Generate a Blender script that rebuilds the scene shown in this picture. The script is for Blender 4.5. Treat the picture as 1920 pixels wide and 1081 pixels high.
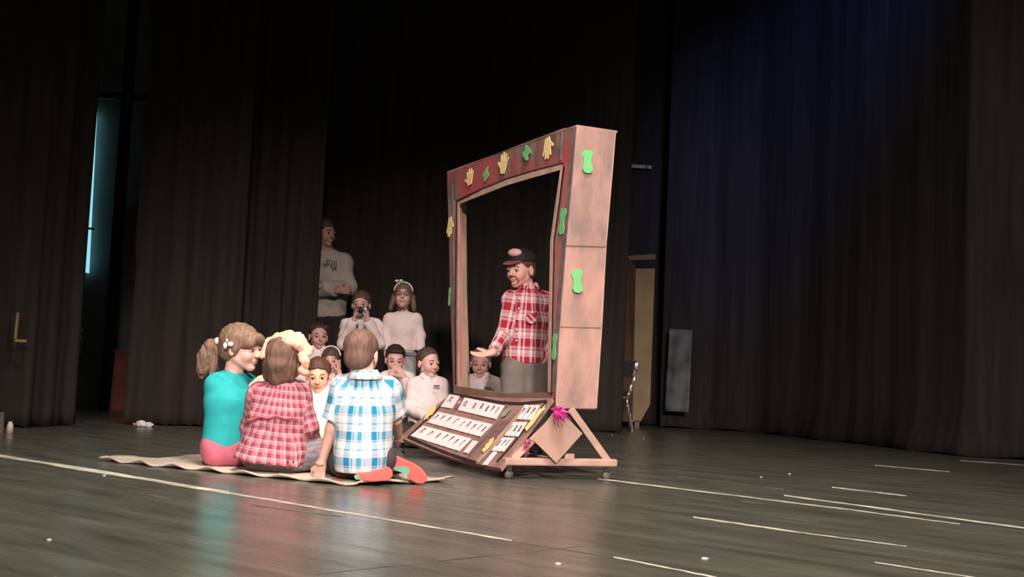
import bpy, math, random
import numpy as np
from mathutils import Vector, Matrix
random.seed(4); RNG = np.random.default_rng(4)
S = bpy.context.scene; COL = S.collection
for o in list(bpy.data.objects): bpy.data.objects.remove(o)

# ---------------------------------------------------------------- camera, world, lights, exposure
F = 2200.0; CAMZ = 0.5; PITCH = math.atan(164.5/F); ROLL = math.atan(0.045)
cd = bpy.data.cameras.new('camera'); cam = bpy.data.objects.new('camera', cd); COL.objects.link(cam)
cd.sensor_width = 36; cd.lens = F/1920*36; cd.clip_end = 200
CM = Matrix.Translation((0,0,CAMZ)) @ Matrix.Rotation(math.pi/2+PITCH, 4, 'X') @ Matrix.Rotation(ROLL, 4, 'Z')
cam.matrix_world = CM; S.camera = cam
w = bpy.data.worlds.new('dim_hall'); S.world = w; w.use_nodes = True
w.node_tree.nodes['Background'].inputs[0].default_value = (0.95,0.78,0.66,1)
w.node_tree.nodes['Background'].inputs[1].default_value = 0.012
def spot(name, loc, tgt, energy, col, size, blend=0.5, rad=0.25):
    l = bpy.data.lights.new(name, 'SPOT'); l.energy = energy; l.color = col
    l.spot_size = math.radians(size); l.spot_blend = blend; l.shadow_soft_size = rad
    o = bpy.data.objects.new(name, l); COL.objects.link(o); o.location = loc
    o.rotation_euler = (Vector(tgt)-Vector(loc)).to_track_quat('-Z','Y').to_euler(); return o
def area(name, loc, tgt, energy, col, sx, sy):
    l = bpy.data.lights.new(name, 'AREA'); l.energy = energy; l.color = col; l.shape = 'RECTANGLE'; l.size = sx; l.size_y = sy
    o = bpy.data.objects.new(name, l); COL.objects.link(o); o.location = loc
    o.rotation_euler = (Vector(tgt)-Vector(loc)).to_track_quat('-Z','Y').to_euler(); return o
spot('front_spot_light', (0.8,-7.0,5.2), (-0.2,6.3,0.0), 6200, (1.0,0.79,0.74), 28, 1.0, 0.25)
spot('side_spot_light', (3.6,-1.0,4.6), (-0.7,6.0,0.5), 950, (1.0,0.72,0.68), 26, 0.9, 0.25)
spot('left_fill_light', (-4.5,-1.5,4.2), (-0.2,6.7,1.1), 900, (1.0,0.74,0.72), 26, 1.0, 0.3)  # unseen fill added to brighten the monitor's front border
spot('top_spot_light', (-0.1,4.6,6.0), (-0.96,5.6,0.6), 900, (1.0,0.72,0.58), 12, 0.7, 0.12)
spot('blue_spot_light', (2.6,6.0,8.2), (3.15,12.0,3.9), 1500, (0.13,0.22,1.0), 27, 1.0, 0.3)
spot('floor_fill_light', (0.5,2.0,7.0), (0.3,4.6,0.0), 2050, (1.0,0.91,0.80), 84, 1.0, 0.8)  # extra lamp out of view, added to lift the foreground floor
spot('curtain_fill_light', (2.5,-6.0,4.0), (3.8,11.0,0.6), 3000, (1.0,0.95,0.90), 30, 1.0, 0.8)  # added fill from behind the camera, lifts the lower right curtain
S.view_settings.view_transform = 'Standard'; S.view_settings.look = 'None'; S.view_settings.gamma = 1
S.view_settings.use_curve_mapping = False; S.view_settings.exposure = 0.2

# ---------------------------------------------------------------- measuring helpers
CR = CM.to_3x3(); CO = np.array([0,0,CAMZ])
def ray(px, py):
    d = CR @ Vector(((px-960)/F, -(py-540.5)/F, -1.0)); return np.array(d)
def at(px, py, Y):
    d = ray(px,py); return CO + d*(Y/d[1])
def ground(px, py, z=0.0):
    d = ray(px,py); return CO + d*((z-CAMZ)/d[2])
def on_plane(px, py, p0, n):
    d = ray(px,py); return CO + d*(np.dot(np.array(p0)-CO, n)/np.dot(d,n))
V3 = lambda *a: np.array(a, dtype=float)
def nrm(v): v = np.array(v,float); return v/np.linalg.norm(v)

# ---------------------------------------------------------------- materials
MATS = {}
def nm(name):
    m = bpy.data.materials.new(name); m.use_nodes = True; nt = m.node_tree
    return m, nt, nt.nodes['Principled BSDF']
def N(nt, t, **k):
    n = nt.nodes.new(t)
    for a,b in k.items():
        if a.startswith('i_'): n.inputs[a[2:].replace('_',' ')].default_value = b
        else: setattr(n, a, b)
    return n
def c4(c): return (c[0],c[1],c[2],1)
def mat(name, col, rough=0.8, spec=0.3, metal=0, var=0.12, scale=25, bump=0.0, stretch=(1,1,1), col2=None):
    if name in MATS: return MATS[name]
    m, nt, b = nm(name)
    tc = N(nt,'ShaderNodeTexCoord'); mp = N(nt,'ShaderNodeMapping'); mp.inputs['Scale'].default_value = stretch
    nz = N(nt,'ShaderNodeTexNoise', i_Scale=scale, i_Detail=4.0)
    nt.links.new(tc.outputs['Object'], mp.inputs[0]); nt.links.new(mp.outputs[0], nz.inputs['Vector'])
    rp = N(nt,'ShaderNodeValToRGB'); e = rp.color_ramp.elements
    e[0].position = 0.3; e[1].position = 0.7
    e[0].color = c4([x*(1-var) for x in col]); e[1].color = c4(col2 if col2 else [min(1,x*(1+var)) for x in col])
    nt.links.new(nz.outputs[0], rp.inputs[0]); nt.links.new(rp.outputs[0], b.inputs['Base Color'])
    b.inputs['Roughness'].default_value = rough; b.inputs['Specular IOR Level'].default_value = spec; b.inputs['Metallic'].default_value = metal
    if bump:
        bp = N(nt,'ShaderNodeBump', i_Strength=bump, i_Distance=0.01)
        nt.links.new(nz.outputs[0], bp.inputs['Height']); nt.links.new(bp.outputs[0], b.inputs['Normal'])
    MATS[name] = m; return m
def plaid(name, ru, rv, pu, pv):
    m, nt, b = nm(name)
    at_ = N(nt,'ShaderNodeAttribute', attribute_name='fabric')
    sp = N(nt,'ShaderNodeSeparateXYZ'); nt.links.new(at_.outputs['Vector'], sp.inputs[0])
    outs = []
    for ax, ramp, p in (('X',ru,pu),('Y',rv,pv)):
        a = N(nt,'ShaderNodeMath', operation='MULTIPLY'); a.inputs[1].default_value = 1/p
        f = N(nt,'ShaderNodeMath', operation='FRACT')
        nt.links.new(sp.outputs[ax], a.inputs[0]); nt.links.new(a.outputs[0], f.inputs[0])
        r = N(nt,'ShaderNodeValToRGB'); r.color_ramp.interpolation = 'CONSTANT'; el = r.color_ramp.elements
        while len(el) < len(ramp): el.new(0.5)
        for i,(pos,c) in enumerate(ramp): el[i].position = pos; el[i].color = c4(c)
        nt.links.new(f.outputs[0], r.inputs[0]); outs.append(r.outputs[0])
    mx = N(nt,'ShaderNodeMix', data_type='RGBA'); mx.inputs[0].default_value = 0.5
    nt.links.new(outs[0], mx.inputs[6]); nt.links.new(outs[1], mx.inputs[7])
    nt.links.new(mx.outputs[2], b.inputs['Base Color']); b.inputs['Roughness'].default_value = 0.9; b.inputs['Specular IOR Level'].default_value = 0.15
    return m
def skin_mat():
    m, nt, b = nm('skin'); a = N(nt,'ShaderNodeAttribute', attribute_name='tint')
    nt.links.new(a.outputs['Color'], b.inputs['Base Color']); b.inputs['Roughness'].default_value = 0.55
    b.inputs['Specular IOR Level'].default_value = 0.3; b.inputs['Subsurface Weight'].default_value = 0.0
    return m
SKINM = skin_mat()

# ---------------------------------------------------------------- object helpers
def meta(o, label, cat, group=None, kind=None):
    if label: o['label'] = label
    if cat: o['category'] = cat
    if group: o['group'] = group
    if kind: o['kind'] = kind
    return o
def empty(name, loc, label, cat, group=None):
    o = bpy.data.objects.new(name, None); COL.objects.link(o); o.location = tuple(loc); o.empty_display_size = 0.1
    return meta(o, label, cat, group)
def link(name, me, m, parent=None, smooth=False):
    o = bpy.data.objects.new(name, me); COL.objects.link(o)
    for mm in (m if isinstance(m,(list,tuple)) else [m]): me.materials.append(mm)
    if smooth: me.polygons.foreach_set('use_smooth', [True]*len(me.polygons))
    if parent is not None:
        o.parent = parent
        pm = Matrix.Identity(4); q = parent
        while q is not None: pm = q.matrix_basis @ pm; q = q.parent
        o.matrix_basis = pm.inverted()
    return o
class MB:
    def __init__(s): s.v=[]; s.f=[]; s.mi=[]
    def add(s, vs, fs, mi=0):
        n=len(s.v); s.v += [tuple(map(float,p)) for p in vs]; s.f += [tuple(n+i for i in f) for f in fs]; s.mi += [mi]*len(fs); return s
    def prism(s, poly, off, mi=0):        # poly: list of 3D points, off: extrusion vector
        n=len(poly); a=[np.array(p,float) for p in poly]; b=[p+np.array(off) for p in a]
        return s.add(a+b, [tuple(range(n))[::-1], tuple(range(n,2*n))]+[(i,(i+1)%n,n+(i+1)%n,n+i) for i in range(n)], mi)
    def beam(s, a, b, w, h, side=None, mi=0):   # rectangular bar from a to b
        a=np.array(a,float); b=np.array(b,float); d=nrm(b-a)
        sd = nrm(np.cross(d, side if side is not None else (0,0,1))) if abs(d[2])<0.99 or side is not None else V3(1,0,0)
        up = nrm(np.cross(sd,d)); q=[sd*w/2+up*h/2, -sd*w/2+up*h/2, -sd*w/2-up*h/2, sd*w/2-up*h/2]
        return s.add([a+x for x in q]+[b+x for x in q], [(0,1,2,3),(7,6,5,4)]+[(i,i+4,(i+1)%4+4,(i+1)%4) for i in range(4)], mi)
    def tube(s, pts, r, n=8, mi=0):
        pts=[np.array(p,float) for p in pts]; rings=[]; rs = r if hasattr(r,'__len__') else [r]*len(pts)
        ref=V3(0.13,0.31,0.94)
        for i,p in enumerate(pts):
            d=nrm(pts[min(i+1,len(pts)-1)]-pts[max(i-1,0)]); x=nrm(np.cross(d,ref)); y=np.cross(d,x)
            rings.append([p+rs[i]*(x*math.cos(2*math.pi*k/n)+y*math.sin(2*math.pi*k/n)) for k in range(n)])
        vs=[q for r_ in rings for q in r_]; fs=[]
        for i in range(len(pts)-1):
            for k in range(n): fs.append((i*n+k,i*n+(k+1)%n,(i+1)*n+(k+1)%n,(i+1)*n+k))
        fs += [tuple(range(n))[::-1], tuple((len(pts)-1)*n+k for k in range(n))]
        return s.add(vs,fs,mi)
    def ball(s, c, r, n=10, mi=0, R=None, jag=0):
        c=np.array(c,float); r = np.array(r if hasattr(r,'__len__') else (r,r,r),float); vs=[]; fs=[]
        for i in range(n+1):
            th=math.pi*i/n
            for k in range(2*n):
                ph=math.pi*k/n; p=V3(math.sin(th)*math.cos(ph), math.sin(th)*math.sin(ph), math.cos(th))*r*(1+jag*random.uniform(-1,1))
                vs.append(c+(R@p if R is not None else p))
        for i in range(n):
            for k in range(2*n): fs.append((i*2*n+k,(i+1)*2*n+k,(i+1)*2*n+(k+1)%(2*n),i*2*n+(k+1)%(2*n)))
        return s.add(vs,fs,mi)
    def build(s, name, m, parent=None, smooth=False, bevel=0, solid=0):
        me=bpy.data.meshes.new(name); me.from_pydata(s.v,[],s.f); 
        me.validate(); 
        o=link(name,me,m,parent,smooth)
        if isinstance(m,(list,tuple)) and len(me.polygons)==len(s.mi): me.polygons.foreach_set('material_index', s.mi)
        if bevel: b=o.modifiers.new('bevel','BEVEL'); b.width=bevel; b.segments=2; b.limit_method='ANGLE'
        if solid: b=o.modifiers.new('solid','SOLIDIFY'); b.thickness=solid
        return o

# ---------------------------------------------------------------- smooth implicit surfaces (bodies, clothes, hair)
class SDF:
    def __init__(s, k=0.02): s.p=[]; s.k=k
    def cone(s, a, b, r1, r2=None, k=None, lat=None, rl1=None, rl2=None, clips=(), op='add'):
        r2 = r1 if r2 is None else r2
        s.p.append(('c', np.array(a,float), np.array(b,float), r1, r2, s.k if k is None else k, lat, rl1 or r1, rl2 or r2, clips, op)); return s
    def ell(s, c, r, R=None, k=None, clips=(), op='add'):
        s.p.append(('e', np.array(c,float), np.array(r,float), np.eye(3) if R is None else R, None, s.k if k is None else k, None,0,0, clips, op)); return s
    def bbox(s):
        lo=np.full(3,1e9); hi=-lo
        for p in s.p:
            if p[-1]=='sub': continue
            if p[0]=='c':
                m=max(p[3],p[4],p[7],p[8]); l=np.minimum(p[1],p[2])-m; h=np.maximum(p[1],p[2])+m
            else: m=np.max(p[2]); l=p[1]-m; h=p[1]+m
            lo=np.minimum(lo,l); hi=np.maximum(hi,h)
        return lo,hi
    def mesh(s, vox, clips=(), wr=0, wf=30, seed=0, strand=0):
        lo,hi=s.bbox(); lo=lo-0.025; hi=hi+0.025
        n=np.ceil((hi-lo)/vox).astype(int)+1
        D=np.full(n, 0.5, np.float32)
        ax=[(lo[i]+vox*np.arange(n[i])).astype(np.float32) for i in range(3)]
        for p in s.p:
            k=p[5]; pad=k+vox*3+0.012
            if p[0]=='c': m=max(p[3],p[4],p[7],p[8])+pad; l=np.minimum(p[1],p[2])-m; h=np.maximum(p[1],p[2])+m
            else: m=np.max(p[2])+pad; l=p[1]-m; h=p[1]+m
            i0=np.clip(np.floor((l-lo)/vox).astype(int),0,n-1); i1=np.clip(np.ceil((h-lo)/vox).astype(int)+1,1,n)
            sl=tuple(slice(a,b) for a,b in zip(i0,i1))
            X,Y,Z=np.meshgrid(ax[0][sl[0]],ax[1][sl[1]],ax[2][sl[2]],indexing='ij')
            if X.size==0: continue
            if p[0]=='c':
                a,b=p[1],p[2]; d=b-a; L2=max(float(d@d),1e-9)
                t=np.clip(((X-a[0])*d[0]+(Y-a[1])*d[1]+(Z-a[2])*d[2])/L2,0,1)
                wx=X-a[0]-t*d[0]; wy=Y-a[1]-t*d[1]; wz=Z-a[2]-t*d[2]; r=p[3]+(p[4]-p[3])*t
                if p[6] is None: v=np.sqrt(wx*wx+wy*wy+wz*wz)-r
                else:
                    la=p[6]; rl=p[7]+(p[8]-p[7])*t; wl=wx*la[0]+wy*la[1]+wz*la[2]
                    o2=np.maximum(wx*wx+wy*wy+wz*wz-wl*wl,0); v=(np.sqrt((wl/rl)**2+o2/(r*r))-1)*np.minimum(r,rl)
            else:
                c,r,R=p[1],p[2],p[3]; q=[((X-c[0])*R[0,i]+(Y-c[1])*R[1,i]+(Z-c[2])*R[2,i]) for i in range(3)]
                k0=np.sqrt(sum((q[i]/r[i])**2 for i in range(3))); k1=np.sqrt(sum((q[i]/r[i]**2)**2 for i in range(3)))+1e-6
                v=k0*(k0-1)/k1
            for (cp,cn) in p[9]:
                v=np.maximum(v,(X-cp[0])*cn[0]+(Y-cp[1])*cn[1]+(Z-cp[2])*cn[2])
            A=D[sl]
            if p[10]=='add':
                hh=np.clip(0.5+0.5*(v-A)/k,0,1); D[sl]=v*(1-hh)+A*hh-k*hh*(1-hh)
            else:
                hh=np.clip(0.5-0.5*(v+A)/k,0,1); D[sl]=A*(1-hh)-v*hh+k*hh*(1-hh)
        if wr or strand:
            idx=np.nonzero(np.abs(D)<0.035); x=ax[0][idx[0]]; y=ax[1][idx[1]]; z=ax[2][idx[2]]
            if wr:
                q=np.sin(x*wf+1.7*np.sin(z*wf*.8+seed))*np.sin(z*wf*1.3+1.2*np.sin(y*wf*.9+seed)+x*wf*.7)+.6*np.sin(y*wf*1.9+z*wf*1.1+seed*2)
                D[idx]+=wr*q
            if strand:
                D[idx]+=strand*(.6*np.sin(x*170+3*np.sin(z*23+seed))+.6*np.sin(y*150+3*np.sin(z*27+seed))+.7*np.sin(x*390+4*np.sin(z*19+y*30)+y*120)+.5*np.sin(y*420+3*np.sin(z*31+x*25)))
        if clips:
            X,Y,Z=np.meshgrid(*ax,indexing='ij')
            for (cp,cn) in clips: D=np.maximum(D,(X-cp[0])*cn[0]+(Y-cp[1])*cn[1]+(Z-cp[2])*cn[2])
        D[0]=D[-1]=.5; D[:,0]=D[:,-1]=.5; D[:,:,0]=D[:,:,-1]=.5
        return nets(D,lo,vox)
def nets(D, lo, vox):
    I=D<0; nx,ny,nz=[a-1 for a in D.shape]
    cnt=np.zeros((nx,ny,nz),np.int8)
    for a in (0,1):
        for b in (0,1):
            for c in (0,1): cnt+=I[a:a+nx,b:b+ny,c:c+nz]
    act=(cnt>0)&(cnt<8); ci=np.array(np.nonzero(act)).T; vid=np.full(act.shape,-1,np.int64); vid[act]=np.arange(len(ci))
    acc=np.zeros((len(ci),3)); num=np.zeros(len(ci))
    cor=[(a,b,c) for a in (0,1) for b in (0,1) for c in (0,1)]
    for p in cor:
        for axi in range(3):
            if p[axi]==1: continue
            q=list(p); q[axi]=1
            d0=D[ci[:,0]+p[0],ci[:,1]+p[1],ci[:,2]+p[2]]; d1=D[ci[:,0]+q[0],ci[:,1]+q[1],ci[:,2]+q[2]]
            m=(d0<0)!=(d1<0); t=d0[m]/(d0[m]-d1[m])
            v=np.tile(np.array(p,float),(m.sum(),1)); v[:,axi]=t; acc[m]+=v; num[m]+=1
    V=lo+(ci+acc/num[:,None])*vox; Q=[]
    for axi in range(3):
        o1,o2=[(1,2),(2,0),(0,1)][axi]
        s0=[slice(1,-1)]*3; s0[axi]=slice(0,-1); s1=list(s0); s1[axi]=slice(1,None)
        A=I[tuple(s0)]; B=I[tuple(s1)]; e=np.array(np.nonzero(A!=B)).T
        if len(e)==0: continue
        inside=A[e[:,0],e[:,1],e[:,2]]; base=e+1; base[:,axi]-=1
        def g(d1,d2):
            c=base.copy(); c[:,o1]-=d1; c[:,o2]-=d2; return vid[c[:,0],c[:,1],c[:,2]]
        q=np.stack([g(1,1),g(0,1),g(0,0),g(1,0)],1); q[~inside]=q[~inside][:,::-1]; Q.append(q)
    return V, np.concatenate(Q)
def np_obj(name, V, Q, m, parent=None, attrs=None):
    me=bpy.data.meshes.new(name); nq=len(Q)
    me.vertices.add(len(V)); me.vertices.foreach_set('co', V.astype(np.float32).ravel())
    me.loops.add(nq*4); me.loops.foreach_set('vertex_index', Q.astype(np.int32).ravel())
    me.polygons.add(nq); me.polygons.foreach_set('loop_start', np.arange(0,nq*4,4,dtype=np.int32))
    me.update(calc_edges=True)
    for nme,(typ,arr) in (attrs or {}).items():
        a=me.attributes.new(nme,typ,'POINT'); a.data.foreach_set('color' if typ=='FLOAT_COLOR' else 'vector', arr.astype(np.float32).ravel())
    return link(name,me,m,parent,smooth=True)

# ---------------------------------------------------------------- people
class Head:
    """frame of a head: forward f, left l, up u; local numbers are metres for a 0.21 m head"""
    def __init__(s, c, f, up=(0,0,1), sc=1.0):
        s.c=np.array(c,float); s.f=nrm(f); s.l=nrm(np.cross(up,s.f)); s.u=np.cross(s.f,s.l); s.s=sc; s.R=np.stack([s.f,s.l,s.u],1)
    def w(s, x,y,z): return s.c+s.s*(s.f*x+s.l*y+s.u*z)
    def loc(s, P): return (P-s.c)@s.R/s.s
    def d(s, x,y,z): return s.f*x+s.l*y+s.u*z
def add_head(B, H):
    e=lambda c,r,k=.02,op='add': B.ell(H.w(*c),np.array(r)*H.s,H.R,k*H.s,op=op)
    cn=lambda a,b,r1,r2,k=.01,op='add': B.cone(H.w(*a),H.w(*b),r1*H.s,r2*H.s,k*H.s,op=op)
    e((-.014,0,.034),(.090,.071,.074)); e((.026,0,-.02),(.062,.056,.072),.03)
    for y in (-1,1):
        cn((.005,.040*y,-.052),(.058,.006*y,-.088),.020,.017,.02); e((.056,.032*y,-.034),(.026,.024,.026),.02)
    e((.070,0,-.090),(.016,.018,.014),.015)
    cn((.083,-.028,.016),(.083,.028,.016),.009,.009,.012)
    for y in (-1,1): e((.100,.030*y,-.002),(.018,.017,.011),.012,'sub')
    cn((.086,0,.006),(.104,0,-.028),.007,.012,.010)
    for y in (-1,1): e((.098,.010*y,-.033),(.009,.007,.006),.005)
    e((.086,0,-.055),(.012,.022,.007),.006); e((.085,0,-.066),(.011,.019,.007),.006)
    cn((.102,-.018,-.0605),(.102,.018,-.0605),.005,.005,.004,'sub')
    for y in (-1,1):
        e((.0855,.030*y,.0065),(.009,.016,.0055),.004); e((-.006,.075*y,-.012),(.020,.009,.031),.006); e((.003,.084*y,-.010),(.009,.007,.017),.004,'sub')
def hand(B, wr, d, pn, s=1.0, curl=0.35, spread=0.12, thumb=1):
    """hand from the wrist along d; pn is the palm's facing; thumb=+1/-1 chooses the side"""
    wr=np.array(wr,float); d=nrm(d); pn=nrm(np.array(pn)-d*np.dot(pn,d)); sd=np.cross(d,pn)*thumb; k=.004
    B.cone(wr, wr+d*.012*s, .020*s,.020*s,.012)
    B.cone(wr+d*.018*s, wr+d*.060*s, .012*s,.011*s,.012,lat=sd,rl1=.024*s,rl2=.031*s)
    for i,(o,L) in enumerate(((.024,.052),(.009,.058),(-.007,.055),(-.022,.044))):
        b=wr+d*(.064 - abs(o)*.15)*s+sd*o*s; a=spread*o/.024; dd=nrm(d+sd*a)
        p=b; ang=curl*.6
        for j,fr in enumerate((.45,.31,.24)):
            q=p+(dd*math.cos(ang)+pn*math.sin(ang))*L*fr*s; B.cone(p,q,(.0082-.0008*j)*s,(.0076-.0008*j)*s,k); p=q; ang+=curl
    b=wr+d*.022*s+sd*.020*s; m=b+(d*.6+sd*.75+pn*.25)*.030*s; q=m+(d*.85+sd*.25+pn*.45)*.026*s
    B.cone(b,m,.0125*s,.0095*s,.008); B.cone(m,q,.009*s,.0075*s,k)

SKIN=(0.72,0.43,0.34)
def person(label, pos, H, neck, chest, pelvis, sh, arms, legs, s=1.0, vox=.0055, skin=SKIN, hairc=(.05,.03,.02), bodylat=None,
           shirt=None, pants=None, shoes=None, front=None, beard=False, tw=1.0, hands=None, belly=1.0):
    """sh=(shoulder,shoulder); arms=((elbow,wrist),..); legs=((hip,knee,ankle,toe),..)"""
    root=empty('person', pos, label, 'person')
    lat = nrm(sh[1]-sh[0]) if bodylat is None else nrm(bodylat)
    B=SDF(.02); add_head(B,H)
    B.cone(H.w(-.022,0,-.055), neck+(0,0,.0), .044*s,.047*s,.02)
    def torso(T,o,kk=.03):
        T.cone(chest,neck-(0,0,.03*s),.075*s+o,.05*s+o,kk,lat=lat,rl1=.112*s*tw+o,rl2=.07*s+o)
        T.cone(pelvis,chest,.078*s*belly+o,.078*s+o,kk,lat=lat,rl1=.105*s*tw+o,rl2=.112*s*tw+o)
        T.cone(sh[0],sh[1],.043*s+o,.043*s+o,kk)
    torso(B,-.008)
    for i,(el,wr) in enumerate(arms):
        B.cone(sh[i],el,.034*s,.028*s,.02); B.cone(el,wr,.028*s,.019*s,.012)
    for (hip,kn,an,toe) in legs:
        B.cone(hip,kn,.062*s,.044*s,.02); B.cone(kn,an,.044*s,.027*s,.015); B.cone(an,toe,.027*s,.020*s,.015)
    for h in (hands or []): hand(B,*h[:3],**h[3])
    V,Q=B.mesh(vox)
    tint=np.tile(np.array([*skin,1.0]),(len(V),1)); L=H.loc(V)
    def blend(mask,c):
        mk=np.clip(mask,0,1)[:,None]; tint[:,:3]=tint[:,:3]*(1-mk)+np.array(c)*mk
    fr=L[:,0]>.05
    blend(fr*np.exp(-((L[:,1]/.020)**4+((L[:,2]+.0605)/.010)**4)),(.48,.19,.17))
    blend(.2*fr*np.exp(-(((np.abs(L[:,1])-.038)/.02)**2+((L[:,2]+.035)/.02)**2)),(.75,.25,.22))
    if beard:
        r=np.sqrt((L[:,1]/.032)**2+((L[:,2]+.064)/.032)**2); blend(.85*(L[:,0]>.03)*np.clip((1.12-r)*6,0,1)*np.clip((r-.66)*8,0,1),(.12,.035,.03))
    np_obj('body',V,Q,SKINM,root,{'tint':('FLOAT_COLOR',tint)})
    ew=mat('eye_white',(.50,.43,.41),.3); ei=mat('eye_iris',(.03,.02,.015),.2)
    for y,nme in ((1,'eye'),(-1,'eye')):
        c=H.w(.0765,.030*y,-.0035); m=MB().ball(c,.0122*H.s,12); 
        m.mi=[1 if np.dot(np.mean([m.v[i] for i in f],0)-c,H.f)>.0085*H.s else 0 for f in m.f]; m.build(nme,[ew,ei],root,True)
    hm=mat('hair_%.3f_%.3f'%(hairc[0],hairc[1]),hairc,.6,.3,var=.3,scale=60,stretch=(1,1,.2),bump=.3)
    for y in (1,-1):
        MB().tube([H.w(.096,.016*y,.020),H.w(.094,.030*y,.024),H.w(.080,.047*y,.019)],[.0018*H.s,.0026*H.s,.0014*H.s],6).build('eyebrow',hm,root,True)
    # clothes
    tz=chest; yd=nrm(np.cross(lat,(0,0,1)))
    if front is not None and np.dot(yd,front)<0: yd=-yd
    def fabric(V):
        best=np.full(len(V),1e9); U=np.zeros((len(V),3)); ax=nrm(neck-pelvis)
        segs=[(pelvis,neck,.105*s,1)]+[(sh[i],arms[i][0],.035*s,0) for i in (0,1)]+[(arms[i][0],arms[i][1],.03*s,0) for i in (0,1)]
        for n_,(a,b,r,t) in enumerate(segs):
            d=b-a; tt=np.clip(((V-a)@d)/(d@d),0,1); w_=V-a-tt[:,None]*d; dist=np.linalg.norm(w_,axis=1)-r; m=dist<best
            if t: u=np.arctan2(w_@lat,w_@yd)*.125*s; v=(V-a)@ax
            else:
                e1=nrm(np.cross(d,yd)); e2=nrm(np.cross(e1,d)); u=np.arctan2(w_@e1,w_@e2)*.045+.01*n_; v=((V-a)@nrm(d))+.03*n_
            best[m]=dist[m]; U[m,0]=u[m]+5; U[m,1]=v[m]+5
        return U
    if shirt:
        o=shirt.get('off',.010); T=SDF(.025); torso(T,o,.04)
        cuff=shirt.get('cuff',.95)
        for i,(el,wr) in enumerate(arms):
            if cuff>0:
                T.cone(sh[i],el,.036*s+o,.032*s+o,.03); d=wr-el; cp=el+d*cuff
                T.cone(el,cp+d*.02,.032*s+o,.024*s+o,.02,clips=[(cp,nrm(d))])
            else:
                d=el-sh[i]; cp=sh[i]+d*(1+cuff); T.cone(sh[i],cp+nrm(d)*.05,.037*s+o,.048*s+o,.03,clips=[(cp,nrm(d))])
        for q in shirt.get('extra',[]): T.cone(*q)
        ax=nrm(neck-pelvis); hem=shirt.get('hem'); cl=[]
        for hm_ in ([hem] if hem is not None else []): cl=[(hm_,-ax)]
        V,Q=T.mesh(vox+.0003,clips=cl,wr=shirt.get('wr',.0035),wf=shirt.get('wf',28),seed=len(label))
        np_obj(shirt.get('name','shirt'),V,Q,shirt['m'],root,{'fabric':('FLOAT_VECTOR',fabric(V))})
        if shirt.get('collar'):
            C=MB(); n=16; cc=neck+ax*(.006 if shirt['collar'] is True else shirt['collar']); rr=.063*s
            fwd=nrm(np.cross(lat,ax)); fwd = fwd if np.dot(fwd,H.f)>0 else -fwd
            ring=[]
            for k in range(n+1):
                a=math.radians(22+316*k/n); dr=fwd*math.cos(a)+lat*math.sin(a)*1.02
                top=cc+dr*(rr-.011)+ax*.024*s; bot=cc+dr*(rr+.014)-ax*(.014+.014*(1 if k in(0,n) else 0))*s; ring.append((top,bot))
            vs=[p for q in ring for p in q]; C.add(vs,[(2*k,2*k+1,2*k+3,2*k+2) for k in range(n)])
            ob=C.build('collar',shirt['m'],root,True,solid=.005)
            a=ob.data.attributes.new('fabric','FLOAT_VECTOR','POINT'); a.data.foreach_set('vector',fabric(np.array(vs)).astype(np.float32).ravel())
    if pants:
        o=pants.get('off',.010); T=SDF(.02); T.cone(pelvis-(0,0,.01),pelvis+(chest-pelvis)*.30,.084*s+o*.4,.074*s+o*.4,lat=lat,rl1=.108*s+o*.3,rl2=.098*s+o*.3)
        for (hip,kn,an,toe) in legs:
            T.cone(hip,kn,.066*s+o,.050*s+o,.03); d=an-kn; cp=kn+d*.95; T.cone(kn,cp,.050*s+o,.038*s+o,.02,clips=[(cp,nrm(d))])
        V,Q=T.mesh(vox+.0005,wr=.003,wf=24,seed=3); np_obj(pants.get('name','trousers'),V,Q,pants['m'],root)
    if shoes:
        for (hip,kn,an,toe) in legs:
            T=SDF(.012); d=nrm(toe-an); T.cone(an-d*.015,an+(toe-an)*.55,.038*s,.034*s); T.cone(an+(toe-an)*.5,toe,.034*s,.027*s)
            V,Q=T.mesh(.007); np_obj('shoe',V,Q,shoes,root)
    return root
def hair(root, H, col, kind='short', strand=.0018, extra=None, vox=.0055, name='hair', line=None, vol=.010):
    hm=mat('hair_%.3f_%.3f'%(col[0],col[1]),col,.6,.3,var=.3,scale=60,stretch=(1,1,.2),bump=.3)
    T=SDF(.012*H.s)
    p0,p1 = line or ((.085,.062),(-.045,-.070))
    a=H.w(p0[0],0,p0[1]); dv=H.d(p1[0]-p0[0],0,p1[1]-p0[1]); n=nrm(np.cross(dv,H.l)); n = n if np.dot(n,H.f)>0 else -n
    T.ell(H.w(-.016,0,.036),np.array((.092+vol,.073+vol,.076+vol))*H.s,H.R,clips=[(a,n)])
    T.ell(H.w(-.045,0,-.015),np.array((.058+vol,.060+vol*.8,.065))*H.s,H.R,clips=[(H.w(-.012,0,0),nrm(H.f))])
    for q in (extra or []):
        if len(q)==4: T.cone(H.w(*q[0]),H.w(*q[1]),q[2]*H.s,q[3]*H.s)
        else: T.ell(H.w(*q[0]),np.array(q[1])*H.s,H.R)
    V,Q=T.mesh(vox,strand=strand,seed=2); return np_obj(name,V,Q,hm,root)

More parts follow.
